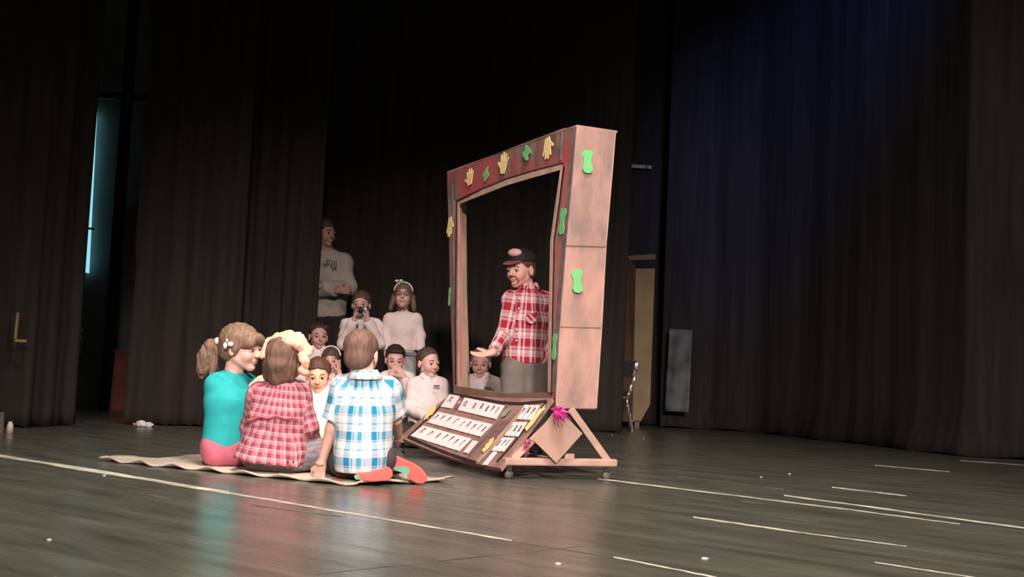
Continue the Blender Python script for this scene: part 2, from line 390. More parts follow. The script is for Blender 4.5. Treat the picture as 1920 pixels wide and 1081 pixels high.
# ================================================================ THE SETTING
def floor_material():
    m, nt, b = nm('black_painted_boards'); L=nt.links.new
    A=ground(400,920); B_=ground(950,1011); ang=math.atan2(B_[1]-A[1],B_[0]-A[0])
    tc=N(nt,'ShaderNodeTexCoord'); rt=N(nt,'ShaderNodeMapping'); rt.inputs['Rotation'].default_value=(0,0,-ang); L(tc.outputs['Object'],rt.inputs[0])
    def noise(sc,st,det=5,rough=.6,off=0):
        mp=N(nt,'ShaderNodeMapping'); mp.inputs['Scale'].default_value=st; mp.inputs['Location'].default_value=(off,off,0); L(rt.outputs[0],mp.inputs[0])
        n=N(nt,'ShaderNodeTexNoise',i_Scale=sc,i_Detail=det,i_Roughness=rough); L(mp.outputs[0],n.inputs['Vector']); return n
    def ramp(src,stops):
        r=N(nt,'ShaderNodeValToRGB'); e=r.color_ramp.elements
        while len(e)<len(stops): e.new(.5)
        for i,(p,c) in enumerate(stops): e[i].position=p; e[i].color=c4(c)
        L(src,r.inputs[0]); return r
    base=ramp(noise(1.6,(1,5,1)).outputs[0],[(.3,(.065,.068,.052)),(.7,(.15,.15,.12))])
    def over(col,src,stops,c):
        r=ramp(src,stops); mx=N(nt,'ShaderNodeMix',data_type='RGBA'); L(r.outputs[0],mx.inputs[0]); L(col,mx.inputs[6]); mx.inputs[7].default_value=c4(c); return mx.outputs[2]
    col=over(base.outputs[0],noise(5,(.35,9,1),6,.7,3).outputs[0],[(.60,(0,0,0)),(.70,(.6,.6,.6))],(.20,.20,.165))
    col=over(col,noise(9,(.12,7,1),3,.6,11).outputs[0],[(.68,(0,0,0)),(.72,(.8,.8,.8))],(.34,.33,.27))
    col=over(col,noise(34,(1,1,1),2,.5,5).outputs[0],[(.755,(0,0,0)),(.775,(.7,.7,.7))],(.35,.34,.28))
    L(col,b.inputs['Base Color'])
    rr=ramp(noise(3,(.5,6,1),4,.6,8).outputs[0],[(.3,(.20,.20,.20)),(.7,(.32,.32,.32))]); L(rr.outputs[0],b.inputs['Roughness'])
    b.inputs['Specular IOR Level'].default_value=.5
    bp=N(nt,'ShaderNodeBump',i_Strength=.12,i_Distance=.01); L(noise(4,(.3,7,1)).outputs[0],bp.inputs['Height']); L(bp.outputs[0],b.inputs['Normal'])
    return m
FM=floor_material()
fl=MB().prism([(-7,-1.5,0),(9,-1.5,0),(9,15,0),(-7,15,0)],(0,0,-.08)).build('floor',FM); fl['kind']='structure'
lm=mat('worn_board_edge',(.62,.60,.50),.6,.3,var=.45,scale=9)
fm2=mat('faint_board_edge',(.14,.135,.11),.5,.4,var=.5,scale=6)
for i,(x1,y1,x2,y2,wp,m_) in enumerate([(-60,844,430,923,6.5,lm),(430,924,960,1013,3.6,lm),(1120,897,1560,951,2.6,lm),(1560,950.5,1800,982,2.4,lm),(1470,928,1925,990,3,lm),
        (1150,1044,1345,1083,3,lm),(1300,969,1502,998,3.2,lm),(1502,998,1700,1024,2,lm),(1640,1054,1850,1086,2.4,lm),(1560,913,1700,929,2.2,lm),
        (1270,893,1470,917,2,fm2),(1640,872,1780,884,2.2,lm),(1390,940,1440,945,3,fm2),(1470,971,1535,979,2,fm2),(1800,863,1925,872,2,lm),(470,946,640,968,2.6,fm2),(960,1013,1150,1045,1.8,fm2),
        (240,921,320,935,2.4,fm2),(590,1076,1100,1022,1.5,fm2)]):
    P=[]; n=14; sgn=[]
    for k in range(n+1):
        t=k/n; P.append((x1+(x2-x1)*t, y1+(y2-y1)*t-wp/2*random.uniform(.5,1.1)))
    for k in range(n,-1,-1):
        t=k/n; P.append((x1+(x2-x1)*t, y1+(y2-y1)*t+wp/2*random.uniform(.5,1.1)))
    q=[ground(a,b_)+V3(0,0,.0006+.0002*(i%3)) for a,b_ in P]
    mb=MB(); mb.add(q,[(k,2*n+1-k,2*n-k,k+1) for k in range(n)])
    o=mb.build('trim_%d'%(i+1),m_); o['kind']='structure'

# walls beyond the gaps
wm=mat('dark_plaster',(.16,.19,.18),.85,var=.2,scale=3)
MB().prism([(-7,14.4,-.05),(9,14.4,-.05),(9,14.4,7.5),(-7,14.4,7.5)],(0,.15,0)).build('wall_back',mat('black_wall',(.03,.028,.024),.9))['kind']='structure'
wl=MB().prism([at(110,765,11.9)*V3(1,1,0),at(300,765,11.9)*V3(1,1,0),at(300,765,11.9)*V3(1,1,0)+V3(0,0,6.5),at(110,765,11.9)*V3(1,1,0)+V3(0,0,6.5)],(0,.1,0)).build('wall_left',wm); wl['kind']='structure'
# window
def emis(name,col,st):
    m,nt,b=nm(name); b.inputs['Base Color'].default_value=(0.02,.02,.02,1); b.inputs['Emission Color'].default_value=c4(col); b.inputs['Emission Strength'].default_value=st; return m
wf_=MB(); Yw=11.82
a0,a1,a2,a3=at(158,212,Yw),at(181,208,Yw),at(166,512,Yw),at(150,508,Yw)
win=MB().prism([a0,a1,a2,a3],(0,.02,0)).build('window_1',emis('daylit_glass',(.22,.55,.66),1.2)); win['kind']='structure'
MB().beam(at(148,426,Yw-.02),at(176,429,Yw-.02),.03,.02).build('window_bar',mat('dark_metal',(.02,.02,.02),.5),win)
blk=mat('matte_black_steel',(.012,.013,.012),.6,.4)
MB().beam(at(193,830,11.6)*V3(1,1,0),at(193,830,11.6)*V3(1,1,0)+V3(0,0,5.6),.09,.09,side=(0,1,0)).build('steel_post',blk)
meta(bpy.data.objects['steel_post'],'dark steel post standing right of the tall blue-lit window slit','post')
MB().tube([at(165,178,11.5),at(285,183,11.5)],.035,10).build('wall_pipe',blk,None,True)
meta(bpy.data.objects['wall_pipe'],'dark horizontal pipe crossing the wall above the window slit','pipe')
gm=mat('grey_panel_paint',(.20,.20,.17),.8); 
MB().prism([at(231,392,11.75),at(262,392,11.75),at(252,527,11.75),at(226,527,11.75)],(0,.06,0)).build('wall_cabinet',gm)
meta(bpy.data.objects['wall_cabinet'],'pale grey panel high on the wall between the left curtains','cabinet')
g0=at(204,768,11.45); g0[2]=0
rb=empty('storage_box',g0,'reddish brown box standing at the foot of the left wall gap','box')
rm=mat('reddish_board',(.22,.075,.055),.8,var=.3,scale=6)
MB().prism([g0,g0+V3(.26,0,0),g0+V3(.27,0,.56),g0+V3(.02,0,.56)],(0,.2,0)).build('body',rm,rb,bevel=.005)
MB().prism([g0+V3(0,-.01,.56),g0+V3(.29,-.01,.56),g0+V3(.29,-.01,.585),g0+V3(0,-.01,.585)],(0,.22,0)).build('lid',rm,rb)
# thin polished bar, and a tan reflection put in as an L-shaped solid
dh=MB().tube([at(154,612,11.88),at(152,622,11.8),at(150,672,11.8),at(148,678,11.88)],.012,8).ball(at(154,619,11.79),(.022,.022,.03),8).build('steel_bar',mat('polished_steel',(.75,.78,.8),.2,.6,1.0),None,True)
meta(dh,'thin shiny steel bar by the edge of the leftmost curtain','bar')
br=MB().beam(at(34,586,7.9),at(29,638,7.9),.012,.022).beam(at(28,638,7.9),at(50,639,7.9),.022,.018).build('reflection_mark',mat('reflection_tan',(.38,.30,.16),.5,.5,.3))
meta(br,'small L-shaped tan solid standing for a reflection on the leftmost curtain','reflection mark')

# curtains
CURT=mat('black_drape',(.032,.027,.023),.95,.15,var=.25,scale=18,stretch=(1,1,.05))
def curtain(label, pts, h=6.8, fold=.05, nf=9, m=CURT, edge=None, seed=1, sag=0):
    pts=[np.array(p[:2],float) for p in pts]; seg=[np.linalg.norm(pts[i+1]-pts[i]) for i in range(len(pts)-1)]; Ltot=sum(seg)
    nu=max(40,int(Ltot/.02)); nv=60; rr=random.Random(seed); ph=[rr.uniform(0,6) for _ in range(6)]; vs=[]
    def pos(t):
        s_=t*Ltot
        for i,l in enumerate(seg):
            if s_<=l or i==len(seg)-1:
                d=(pts[i+1]-pts[i])/l; return pts[i]+d*s_, V3(d[1],-d[0])
            s_-=l
    for j in range(nv+1):
        z=h*j/nv
        for i in range(nu+1):
            t=i/nu
            if edge: e=edge(z); tt=e[0]+(e[1]-e[0])*t
            else: tt=t
            p,n_=pos(min(max(tt,-.5),1.5)) if 0<=tt<=1 else (pts[0]+(pts[1]-pts[0])/seg[0]*tt*Ltot, V3(*( (pts[1]-pts[0])/seg[0])[::-1])*V3(1,-1))
            a=fold*(.75+.25*math.sin(z*.9+ph[4]))
            f=a*math.sin(tt*nf*6.283+ph[0]+.25*math.sin(z*.8+ph[1]))+a*.45*math.sin(tt*nf*2.37*6.283+ph[2]+.2*z)+a*.5*math.sin(tt*nf*.41*6.283+ph[3])
            q=p+n_*f; zz=z if j else .012+.008*math.sin(tt*60)
            if sag and z<.5: q=q+n_*sag*(1-z/.5)**2*(.6+.4*math.sin(tt*23))
            vs.append((q[0],q[1],zz))
    W=nu+1; mb=MB().add(vs,[(j*W+i,j*W+i+1,(j+1)*W+i+1,(j+1)*W+i) for j in range(nv) for i in range(nu)])
    o=mb.build('stage_curtain',m,None,True,solid=.006); return meta(o,label,'curtain')
g=lambda x,y,Y: at(x,y,Y)[:2]
curtain('leftmost black stage curtain, left of the tall blue window slit',[g(-330,800,7.6),g(50,800,8.1),g(137,800,8.6)],nf=6,seed=3,fold=.025)
def edge1(z):   # left edge bulges to the right below its gathered top
    t = .0 + (.02 if z<1.3 else 0)
    if z>3.1: t=-.02-.42*min(1,(z-3.1)/.9)**1.6
    return (t+.04*min(1,z/3.1)+.02,1.0)
curtain('black stage curtain behind the ponytail girl, right of the wall gap',[g(222,795,9.0),g(440,795,9.35)],nf=4,edge=edge1,seed=5,fold=.02)
curtain('black stage curtain overlapping the adult with crossed arms',[g(425,795,9.75),g(582,795,9.95)],nf=4,seed=8,fold=.022)
curtain('wide black backdrop curtain hanging behind the standing children',[g(560,795,11.35),g(850,795,11.4),g(1166,795,11.45)],nf=8,seed=11,fold=.018)
curtain('wide black curtain on the right, dimly lit blue near its top',[ground(1236,800)[:2],ground(1330,804)[:2],ground(1410,810)[:2],ground(1510,820)[:2],ground(1610,832)[:2],ground(1810,855)[:2],ground(1925,862)[:2],ground(2350,890)[:2]],nf=9,seed=14,fold=.010,sag=.10)
curtain('narrow black curtain glimpsed behind the tall tan cardboard',[g(1120,795,13.9),g(1262,795,13.95)],nf=2,seed=15,fold=.01)
# pale glow on the right curtain, put in as a dim grey sheet
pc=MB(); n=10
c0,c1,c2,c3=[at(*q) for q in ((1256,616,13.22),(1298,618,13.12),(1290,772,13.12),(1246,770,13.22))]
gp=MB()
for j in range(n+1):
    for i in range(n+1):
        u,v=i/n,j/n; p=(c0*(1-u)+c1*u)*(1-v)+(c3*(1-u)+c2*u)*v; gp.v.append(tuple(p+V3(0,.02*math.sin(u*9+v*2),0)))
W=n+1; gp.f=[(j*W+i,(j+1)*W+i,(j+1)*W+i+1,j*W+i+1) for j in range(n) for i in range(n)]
o=gp.build('glow_patch',mat('dim_glow_grey',(.13,.14,.14),.9,var=.5,scale=5),None,True,solid=.008)
meta(o,'dim grey sheet for a glow on the right curtain beside the tall cardboard','glow patch')
sl=MB().beam(at(1172,311,13.87),at(1222,314,13.87),.05,.05).build('metal_fixture',mat('dull_steel',(.10,.10,.10),.4,.5,.6,var=.4),None,bevel=.006)
meta(sl,'small dull metal fixture on the backdrop right of the cardboard monitor top','fixture')
MB().ball(at(1213,313,13.83),.016,6).build('clamp_screw',mat('bright_steel',(.6,.6,.62),.3,.5,.8),sl,True)

# tall tan cardboard
tan=mat('plain_tan_board',(.36,.25,.15),.85,.2,var=.12,scale=5)
Yb=12.9
q=[at(1172,478,Yb),at(1228,476,Yb),at(1229,486,Yb),at(1226,503,Yb),at(1219,755,Yb),at(1201,792,Yb),at(1164,792,Yb)]
zb=q[5][2]-.0
tb=empty('folded_cardboard',V3(q[5][0],Yb,0),'tall plain tan cardboard sheet leaning behind the foil-wrapped chair','cardboard')
sh_=V3(0,0,-max(0,zb-.01))
fr=[at(1192,503,Yb),at(1228,503,Yb),at(1219,758,Yb),at(1201,790,Yb),at(1186,790,Yb)]
MB().prism(fr,(.0,.035,0)).build('front_face',tan,tb,bevel=.003)
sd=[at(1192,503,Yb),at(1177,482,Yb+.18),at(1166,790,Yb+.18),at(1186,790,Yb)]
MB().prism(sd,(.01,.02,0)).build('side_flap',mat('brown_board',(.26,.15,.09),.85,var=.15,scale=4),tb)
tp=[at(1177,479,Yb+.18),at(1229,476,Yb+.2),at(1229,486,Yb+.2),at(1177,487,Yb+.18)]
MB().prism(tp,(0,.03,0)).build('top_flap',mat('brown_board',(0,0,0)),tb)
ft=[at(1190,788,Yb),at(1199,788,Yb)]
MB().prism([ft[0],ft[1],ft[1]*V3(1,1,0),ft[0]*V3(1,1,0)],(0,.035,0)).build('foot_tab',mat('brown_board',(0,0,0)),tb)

# foil-wrapped chair
foil=mat('silver_foil',(.80,.80,.82),.28,.6,.85,var=.35,scale=40,bump=.9); dkp=mat('dark_vinyl',(.035,.03,.028),.4,.5,var=.3)
g0=ground(1185,809); cz=at(1172,690,11.6)
ch=empty('foil_chair',(g0[0],g0[1],0),'small chair wrapped in crinkled silver foil before the tall cardboard','chair')
Yc=g0[1]
def crinkle(pts,r,name,m):
    P=[]; 
    for a,b in zip(pts[:-1],pts[1:]):
        for k in range(6): P.append(np.array(a)+(np.array(b)-np.array(a))*k/6+np.array([random.uniform(-1,1) for _ in range(3)])*r*.25)
    P.append(np.array(pts[-1])); MB().tube(P,[r*random.uniform(.7,1.25) for _ in P],8).build(name,m,ch)
crinkle([at(1193,684,Yc-.1),at(1188,712,Yc-.08),at(1178,740,Yc-.05)],.022,'back_post',foil)
crinkle([at(1157,688,Yc+.0),at(1156,712,Yc+.0),at(1155,742,Yc+.0)],.013,'back_post',dkp)
crinkle([at(1175,742,Yc-.02),at(1180,775,Yc),at(1186,808,Yc)],.016,'leg',foil)
b0=at(1158,742,Yc+.0); crinkle([b0,b0*V3(1,1,0)+V3(-.02,.0,.01)],.012,'leg',dkp)
b0=at(1160,742,Yc+.3); crinkle([b0,b0*V3(1,1,0)+V3(0,.05,.01)],.012,'leg',dkp)
b0=at(1182,742,Yc+.3); crinkle([b0,b0*V3(1,1,0)+V3(0,.05,.01)],.012,'leg',dkp)
MB().prism([at(1154,677,Yc-.02),at(1194,676,Yc-.1),at(1190,706,Yc-.1),at(1156,707,Yc-.02)],(0,.025,0)).build('backrest',dkp,ch,bevel=.004)
s0,s1=at(1154,742,Yc-.02),at(1182,742,Yc-.06)
MB().prism([s0,s1,s1+V3(.02,.34,0),s0+V3(.0,.34,0)],(0,0,-.03)).build('seat',mat('seat_brown',(.13,.085,.06),.6),ch,bevel=.006)
MB().ball(at(1194,684,Yc-.11),(.028,.02,.03),7,jag=.15).build('foil_knot',foil,ch)

# scraps of paper on the floor
pap=mat('white_paper',(.75,.74,.70),.8,var=.08)
for i,(x,y,r) in enumerate([(255,793,.025),(265,797,.030),(279,798,.024)]):
    p=ground(x,y+3); o=MB().ball((p[0],p[1],r*.8),(r*1.3,r,r*.8),6,jag=.25).build('paper_ball',pap)
    meta(o,['leftmost','middle','rightmost'][i]+' of three crumpled white paper lumps before the left curtain','paper',group='crumpled paper by the left curtain')
wb=ground(18,812); o=MB().tube([(wb[0],wb[1],0),(wb[0],wb[1],.05),(wb[0],wb[1],.075)],[.022,.02,.01],10).build('floor_plug',mat('pale_plastic',(.6,.58,.5),.4),None,True)
meta(o,'small pale plug standing on the floor at the far left curtain','plug')
st=at(10,812,wb[1]); MB().beam((wb[0]-.05,wb[1],0),(wb[0]-.055,wb[1],.13),.018,.018,side=(0,1,0)).build('wooden_stub',mat('dull_wood',(.16,.12,.08),.7))
meta(bpy.data.objects['wooden_stub'],'short dull wooden stub upright beside the pale plug at far left','stub')
spots=[(1427,894,'near the right, between two long worn lines'),(993,857,'seen under the hanging cardboard square'),(1148,815,'behind the monitor stand'),(196,891,'on the long white line left of the rug'),
       (1322,1047,'nearest the front edge on the right'),(1480,888,'far right of the monitor stand'),(92,1012,'at the front left'),(1207,822,'by the foil-wrapped chair foot'),(1047,1057,'in front of the stand at the picture bottom')]
for i,(x,y,t) in enumerate(spots):
    p=ground(x,y); a=random.uniform(0,3); r=random.uniform(.006,.010)
    q=[p+V3(math.cos(a+k*1.57)*r*(1+.3*(k%2)),math.sin(a+k*1.57)*r*1.6,0) for k in range(4)]
    o=MB().prism(q,(0,0,.003)).build('paper_scrap',pap); meta(o,'tiny white paper scrap '+t,'paper',group='paper scraps on the floor')

# ================================================================ THE CARDBOARD MONITOR
fd=nrm(V3(-.4145,.91,0)); sdv=nrm(V3(.91,.4145,0)); P0=at(1060,740,5.95); fn=-sdv     # face direction, depth direction
def fp(x,y,off=0): return on_plane(x,y,P0+fn*off,fn)
sideP=fp(1060,500); 
def board(name,col,dark,sc=6,red=None):
    m,nt,b=nm(name); L=nt.links.new; tc=N(nt,'ShaderNodeTexCoord')
    n1=N(nt,'ShaderNodeTexNoise',i_Scale=sc,i_Detail=5.0,i_Roughness=.65); mp=N(nt,'ShaderNodeMapping'); mp.inputs['Scale'].default_value=(1,1,.45); L(tc.outputs['Object'],mp.inputs[0]); L(mp.outputs[0],n1.inputs['Vector'])
    r=N(nt,'ShaderNodeValToRGB'); e=r.color_ramp.elements; e[0].position=.40; e[1].position=.60; e[0].color=c4(col); e[1].color=c4(dark); L(n1.outputs[0],r.inputs[0]); out=r.outputs[0]
    if red:
        n2=N(nt,'ShaderNodeTexNoise',i_Scale=2.6,i_Detail=2.0); m2=N(nt,'ShaderNodeMapping'); m2.inputs['Location'].default_value=(4,7,1); L(tc.outputs['Object'],m2.inputs[0]); L(m2.outputs[0],n2.inputs['Vector'])
        r2=N(nt,'ShaderNodeValToRGB'); e=r2.color_ramp.elements; e[0].position=.42; e[1].position=.56; L(n2.outputs[0],r2.inputs[0])
        mx=N(nt,'ShaderNodeMix',data_type='RGBA'); L(r2.outputs[0],mx.inputs[0]); L(out,mx.inputs[6]); mx.inputs[7].default_value=c4(red); out=mx.outputs[2]
    L(out,b.inputs['Base Color']); b.inputs['Roughness'].default_value=.85; b.inputs['Specular IOR Level'].default_value=.2; return m
CB=board('painted_side_cardboard',(.50,.305,.25),(.25,.19,.17),3.2)
CBF=board('red_and_grey_painted_cardboard',(.28,.16,.13),(.12,.085,.075),9,red=(.40,.085,.09))
CBE=mat('cardboard_edge',(.46,.31,.23),.85,.2,var=.2,scale=12); CBB=mat('brown_cardboard',(.24,.155,.11),.85,.2,var=.2,scale=6)
BLKP=mat('black_paint_line',(.035,.02,.02),.7,var=.3); GRYP=mat('grey_paint_band',(.17,.13,.12),.8,var=.35,scale=14)
base=ground(1060,880); mon=empty('cardboard_monitor',(P0[0],P0[1],0),'giant painted cardboard computer monitor with keyboard on a wheeled wooden stand','stage prop')
O=[(838,325),(950,281),(1056,239),(1081,238),(1062,440),(1046,640),(1040,765),(1028,752),(850,742),(843,520)]
outer={'TL':(838,325),'TR':(1081,238),'BR':(1040,765),'BL':(850,742)}
inner={'TL':(858,379),'TM':(950,342),'TR':(1053,315),'RM':(1034,452),'BR':(1029,735),'BL':(860,724)}
th=.028
def band(name,poly,m,off=0.0,t=th): return MB().prism([fp(x,y,off) for x,y in poly],sdv*t).build(name,m,mon)
band('top_border',[(838,325),(905,298),(982,268),(1056,240),(1080.5,238),(1075,300),(1053,315),(950,343),(900,362),(858,379),(840,370)],CBF)
band('left_border',[(840,370),(858,379),(859,550),(860,724),(862,744),(850,742),(843,520)],board('grey_red_left_border',(.36,.23,.19),(.24,.165,.145),10,red=(.34,.15,.14)))
band('right_border',[(1053,315),(1075,300),(1060.5,460),(1046.5,612),(1039.5,765),(1029,760),(1029,735),(1034,452)],board('grey_red_right_border',(.34,.21,.18),(.22,.15,.13),8,red=(.40,.12,.12)))
band('bottom_border',[(860,724),(945,737),(1029,735),(1029,758),(945,756),(862,744)],CBB)
# raised inner lip and painted lines
def strip(name,pts,w0,m,off):   # strip along pixel polyline with pixel half widths
    a=[fp(x,y,off) for x,y in pts]; mb=MB()
    nv=[]
    for i in range(len(a)):
        d=nrm(a[min(i+1,len(a)-1)]-a[max(i-1,0)]); nv.append(np.cross(fn,d)*w0/2)
    for i in range(len(a)-1):
        mb.prism([a[i]-nv[i],a[i+1]-nv[i+1],a[i+1]+nv[i+1],a[i]+nv[i]],sdv*.004)
    return mb.build(name,m,mon)
strip('inner_lip',[(858,724),(857,600),(859,381),(905,360),(950,342),(1000,327),(1052,313),(1043,385),(1034,452),(1031,600),(1029,735)],.032,CBE,.006)
strip('painted_line',[(854,720),(854,550),(856,376),(905,354),(950,336),(1000,321),(1055,307)],.016,BLKP,.004)
strip('painted_line',[(1057,312),(1048,385),(1038,452),(1035,600),(1033,740)],.018,BLKP,.004)
strip('painted_band',[(1076,242),(1068,340),(1056,470),(1043,640),(1038,735)],.045,GRYP,.003)
strip('painted_band',[(846,345),(849,500),(852,640)],.035,GRYP,.003)
strip('painted_line',[(1052,246),(1050,300)],.02,GRYP,.0035)
# sides of the box (depth direction sdv)
def shell(name,a,b,dep,m,t=.012,inner_=None,droop=0):
    A,B_=fp(*a),fp(*b); n=nrm(np.cross(B_-A,sdv)); 
    return MB().prism([A,B_,B_+sdv*dep+V3(0,0,-droop),A+sdv*dep],n*t).build(name,m,mon)
pr=[fp(1081,238),fp(1061,460),fp(1047,612),fp(1040,765)]
back=[]
def sidept(x,y,A):   # point on the side plane through A spanned by sdv and z
    n=nrm(np.cross(sdv,(0,0,1))); return on_plane(x,y,A,n)
bk=[sidept(1153,248,pr[0]),sidept(1135,462,pr[1]),sidept(1127,614,pr[2]),sidept(1117,765,pr[3])]
pr=[p-fd*.004 for p in pr]; bk=[p-fd*.004 for p in bk]; inn=fd*.010
mb=MB(); jag=MB()
for i in range(3):
    mb.prism([pr[i],bk[i],bk[i+1],pr[i+1]],inn)
mb.build('side_panel',CB,mon)
MB().beam(pr[1]-fd*.002,bk[1]-fd*.002,.004,.006).build('seam_line',CBB,mon)
MB().beam(pr[2]-fd*.002,bk[2]-fd*.002,.003,.005).build('seam_line',CBB,mon)
mb=MB(); 
for i in range(3): mb.beam(bk[i]+inn*.5,bk[i+1]+inn*.5,.012,.010)
mb.build('edge_trim',CBE,mon)
dep=.24
shell('top_panel',(838,325),(1081,238),dep,CB)
shell('far_side_panel',(838,325),(850,742),.11,CBB)
shell('bottom_panel',(850,742),(1040,765),dep,CBB)
# inner reveal walls behind the opening
def rev(name,a,b,dep,m):
    A,B_=fp(*a,-th),fp(*b,-th); n=nrm(np.cross(B_-A,sdv)); return MB().prism([A,B_,B_+sdv*dep,A+sdv*dep],n*.008).build(name,m,mon)
rev('inner_side_panel',(860,379),(862,726),.05,board('inner_tan_cardboard',(.36,.25,.18),(.26,.18,.13),7))
# cut-out hands and feet
def hand_poly(n=40):
    pts=[(-.3,-.5),(-.42,-.1),(-.48,.1)]
    pts=[(-.22,-.55),(-.34,-.2),(-.62,.06),(-.70,.26),(-.58,.30),(-.34,.10),(-.36,.42),(-.40,.78),(-.26,.84),(-.18,.45),(-.12,.52),(-.12,.98),(.03,1.0),(.05,.52),(.10,.50),(.20,.93),(.33,.90),(.25,.42),(.30,.36),(.46,.66),(.56,.58),(.42,.22),(.36,-.15),(.24,-.55)]
    return pts
foot_p=[(-.28,-.9),(.0,-1.0),(.26,-.88),(.34,-.55),(.22,-.15),(.24,.2),(.42,.62),(.36,.92),(.10,1.0),(-.25,.95),(-.42,.62),(-.30,.2),(-.34,-.2),(-.42,-.6)]
YEL=mat('yellow_paper',(.85,.68,.30),.8,var=.05); GRN=mat('green_paper',(.16,.52,.20),.8,var=.05)
def cut(name,poly,c,ax,up,sx,sy,m,n,lab):
    ax=nrm(ax); up=nrm(up-ax*np.dot(up,ax)); o=MB().prism([c+ax*p[0]*sx+up*p[1]*sy for p in poly],np.array(n)*.003).build(name,m,mon); o['label']=lab; return o
U=V3(0,0,1)
def fcut(name,poly,px,py,sx,sy,rot,m,lab):
    c=fp(px,py,.006); a=-fd*math.cos(rot)+U*math.sin(rot); u=-(-fd)*math.sin(rot)+U*math.cos(rot); cut(name,poly,c,a,u,sx,sy,m,fn,lab)
fcut('hand_cutout',hand_poly(),881,336,.115,.068,.15,YEL,'yellow paper hand at the left of the top border')
fcut('foot_cutout',foot_p,912,327,.11,.036,.5,GRN,'green paper foot left of middle on the top border')
fcut('hand_cutout',hand_poly(),944,311,.12,.082,-.15,YEL,'yellow paper hand at the middle of the top border')
fcut('foot_cutout',foot_p,988,287,.12,.038,-.6,GRN,'green paper foot right of middle on the top border')
fcut('hand_cutout',hand_poly(),1027,272,.105,.078,math.pi+.1,YEL,'yellow paper hand pointing down at the right of the top border')
fcut('hand_cutout',hand_poly(),844,420,.095,.085,math.pi,YEL,'yellow paper hand on the left border')
fcut('foot_cutout',foot_p,843,556,.04,.06,0,GRN,'green paper foot on the left border')
fcut('foot_cutout',foot_p,1055,415,.085,.07,-.1,GRN,'green paper foot high on the right border')
fcut('foot_cutout',foot_p,1040,650,.06,.07,0,GRN,'green paper foot low on the right border')
sn=nrm(np.cross(sdv,U)); sn = sn if sn[1]<0 else -sn
for px,py,rot,lab in ((1101,303,-.12,'green paper footprint near the top of the side panel'),(1082,527,-.14,'green paper footprint halfway down the side panel')):
    c=sidept(px,py,pr[0] if py<400 else pr[1])+sn*.012 if py<400 else sidept(px,py,pr[2])+sn*.02
    if py>=400: c=sidept(px,py,pr[1]*.57+pr[2]*.43)+sn*.006
    else: c=sidept(px,py,pr[0]*.68+pr[1]*.32)+sn*.006
    cut('foot_cutout',foot_p,c,sdv*math.cos(rot)-U*math.sin(rot),U*math.cos(rot)+sdv*math.sin(-rot),.082,.062,GRN,sn,lab)
# keyboard
kTL=fp(846,737,.01); kTR=fp(1036,746,.01)
kBR=ground(938,877,.055); kBL=kTL+(kBR-kTR); kBL=at(749,819,kBL[1])
kn=nrm(np.cross(kTR-kTL,kBL-kTL)); kn=kn if kn[2]>0 else -kn
def kp_uv(u,v): return (kTL*(1-u)+kTR*u)*(1-v)+(kBL*(1-u)+kBR*u)*v
def ksag(u,v): return kn*(-.035*math.sin(math.pi*u)*(.35+.65*v))
def kinv(px,py):
    u,v=.5,.5
    def prj(u,v):
        p=kp_uv(u,v)+ksag(u,v)-CO; q=np.array(CR.transposed()@Vector(p)); return np.array([960+F*q[0]/-q[2],540.5-F*q[1]/-q[2]])
    for _ in range(12):
        p=prj(u,v); e=1e-4; J=np.stack([(prj(u+e,v)-p)/e,(prj(u,v+e)-p)/e],1); d=np.linalg.solve(J,np.array([px,py])-p); u+=d[0]; v+=d[1]
    return u,v
def kpt(px,py,off): u,v=kinv(px,py); return kp_uv(u,v)+ksag(u,v)+kn*off
kb=MB(); nu,nv=24,8
for s_ in (0,-.02):
    for j in range(nv+1):
        for i in range(nu+1): kb.v.append(tuple(kp_uv(i/nu,j/nv)+ksag(i/nu,j/nv)+kn*s_))
W=nu+1; T_=W*(nv+1)
for j in range(nv):
    for i in range(nu): a=j*W+i; kb.f += [(a,a+1,a+W+1,a+W),(T_+a,T_+a+W,T_+a+W+1,T_+a+1)]
for i in range(nu): kb.f += [(i,T_+i,T_+i+1,i+1),(nv*W+i,nv*W+i+1,T_+nv*W+i+1,T_+nv*W+i)]
for j in range(nv): a=j*W; b_=j*W+nu; kb.f += [(a,a+W,T_+a+W,T_+a),(b_,T_+b_,T_+b_+W,b_+W)]
kbo=kb.build('keyboard_panel',board('pinkish_brown_cardboard',(.34,.20,.17),(.25,.15,.13),9),mon)
def quad(name,pts,off,m,t=.003,parent=kbo):
    return MB().prism([kpt(x,y,off) for x,y in pts],kn*t).build(name,m,parent)
def kline(pts,wpx,m,off=.002):
    for (a,b_) in zip(pts[:-1],pts[1:]):
        d=nrm(V3(b_[0]-a[0],b_[1]-a[1],0)); n_=V3(-d[1],d[0],0)*wpx/2
        quad('painted_line',[(a[0]-n_[0],a[1]-n_[1]),(b_[0]-n_[0],b_[1]-n_[1]),(b_[0]+n_[0],b_[1]+n_[1]),(a[0]+n_[0],a[1]+n_[1])],off,m,.001)
kline([(846,739),(890,746),(940,755),(975,757),(1026,752)],5,BLKP); kline([(765,819),(800,834),(845,852),(893,867)],5,BLKP)
kline([(846,739),(822,766),(792,794),(766,819)],2.5,BLKP); kline([(1026,752),(1000,785),(960,835),(932,866)],3,BLKP)
kline([(988,760),(958,795),(930,828),(895,866)],6,CBE); kline([(952,757),(941,785),(915,815),(880,855)],4,mat('mauve_paint',(.20,.11,.11),.8,var=.3))
quad('painted_patch',[(943,789),(958,789),(932,822),(916,820)],.002,BLKP if False else mat('mauve_paint',(0,0,0)),.001)
KEY=mat('white_key_card',(.90,.78,.77),.75,var=.04); INK=mat('dark_ink',(.10,.06,.08),.7); kk=[0]
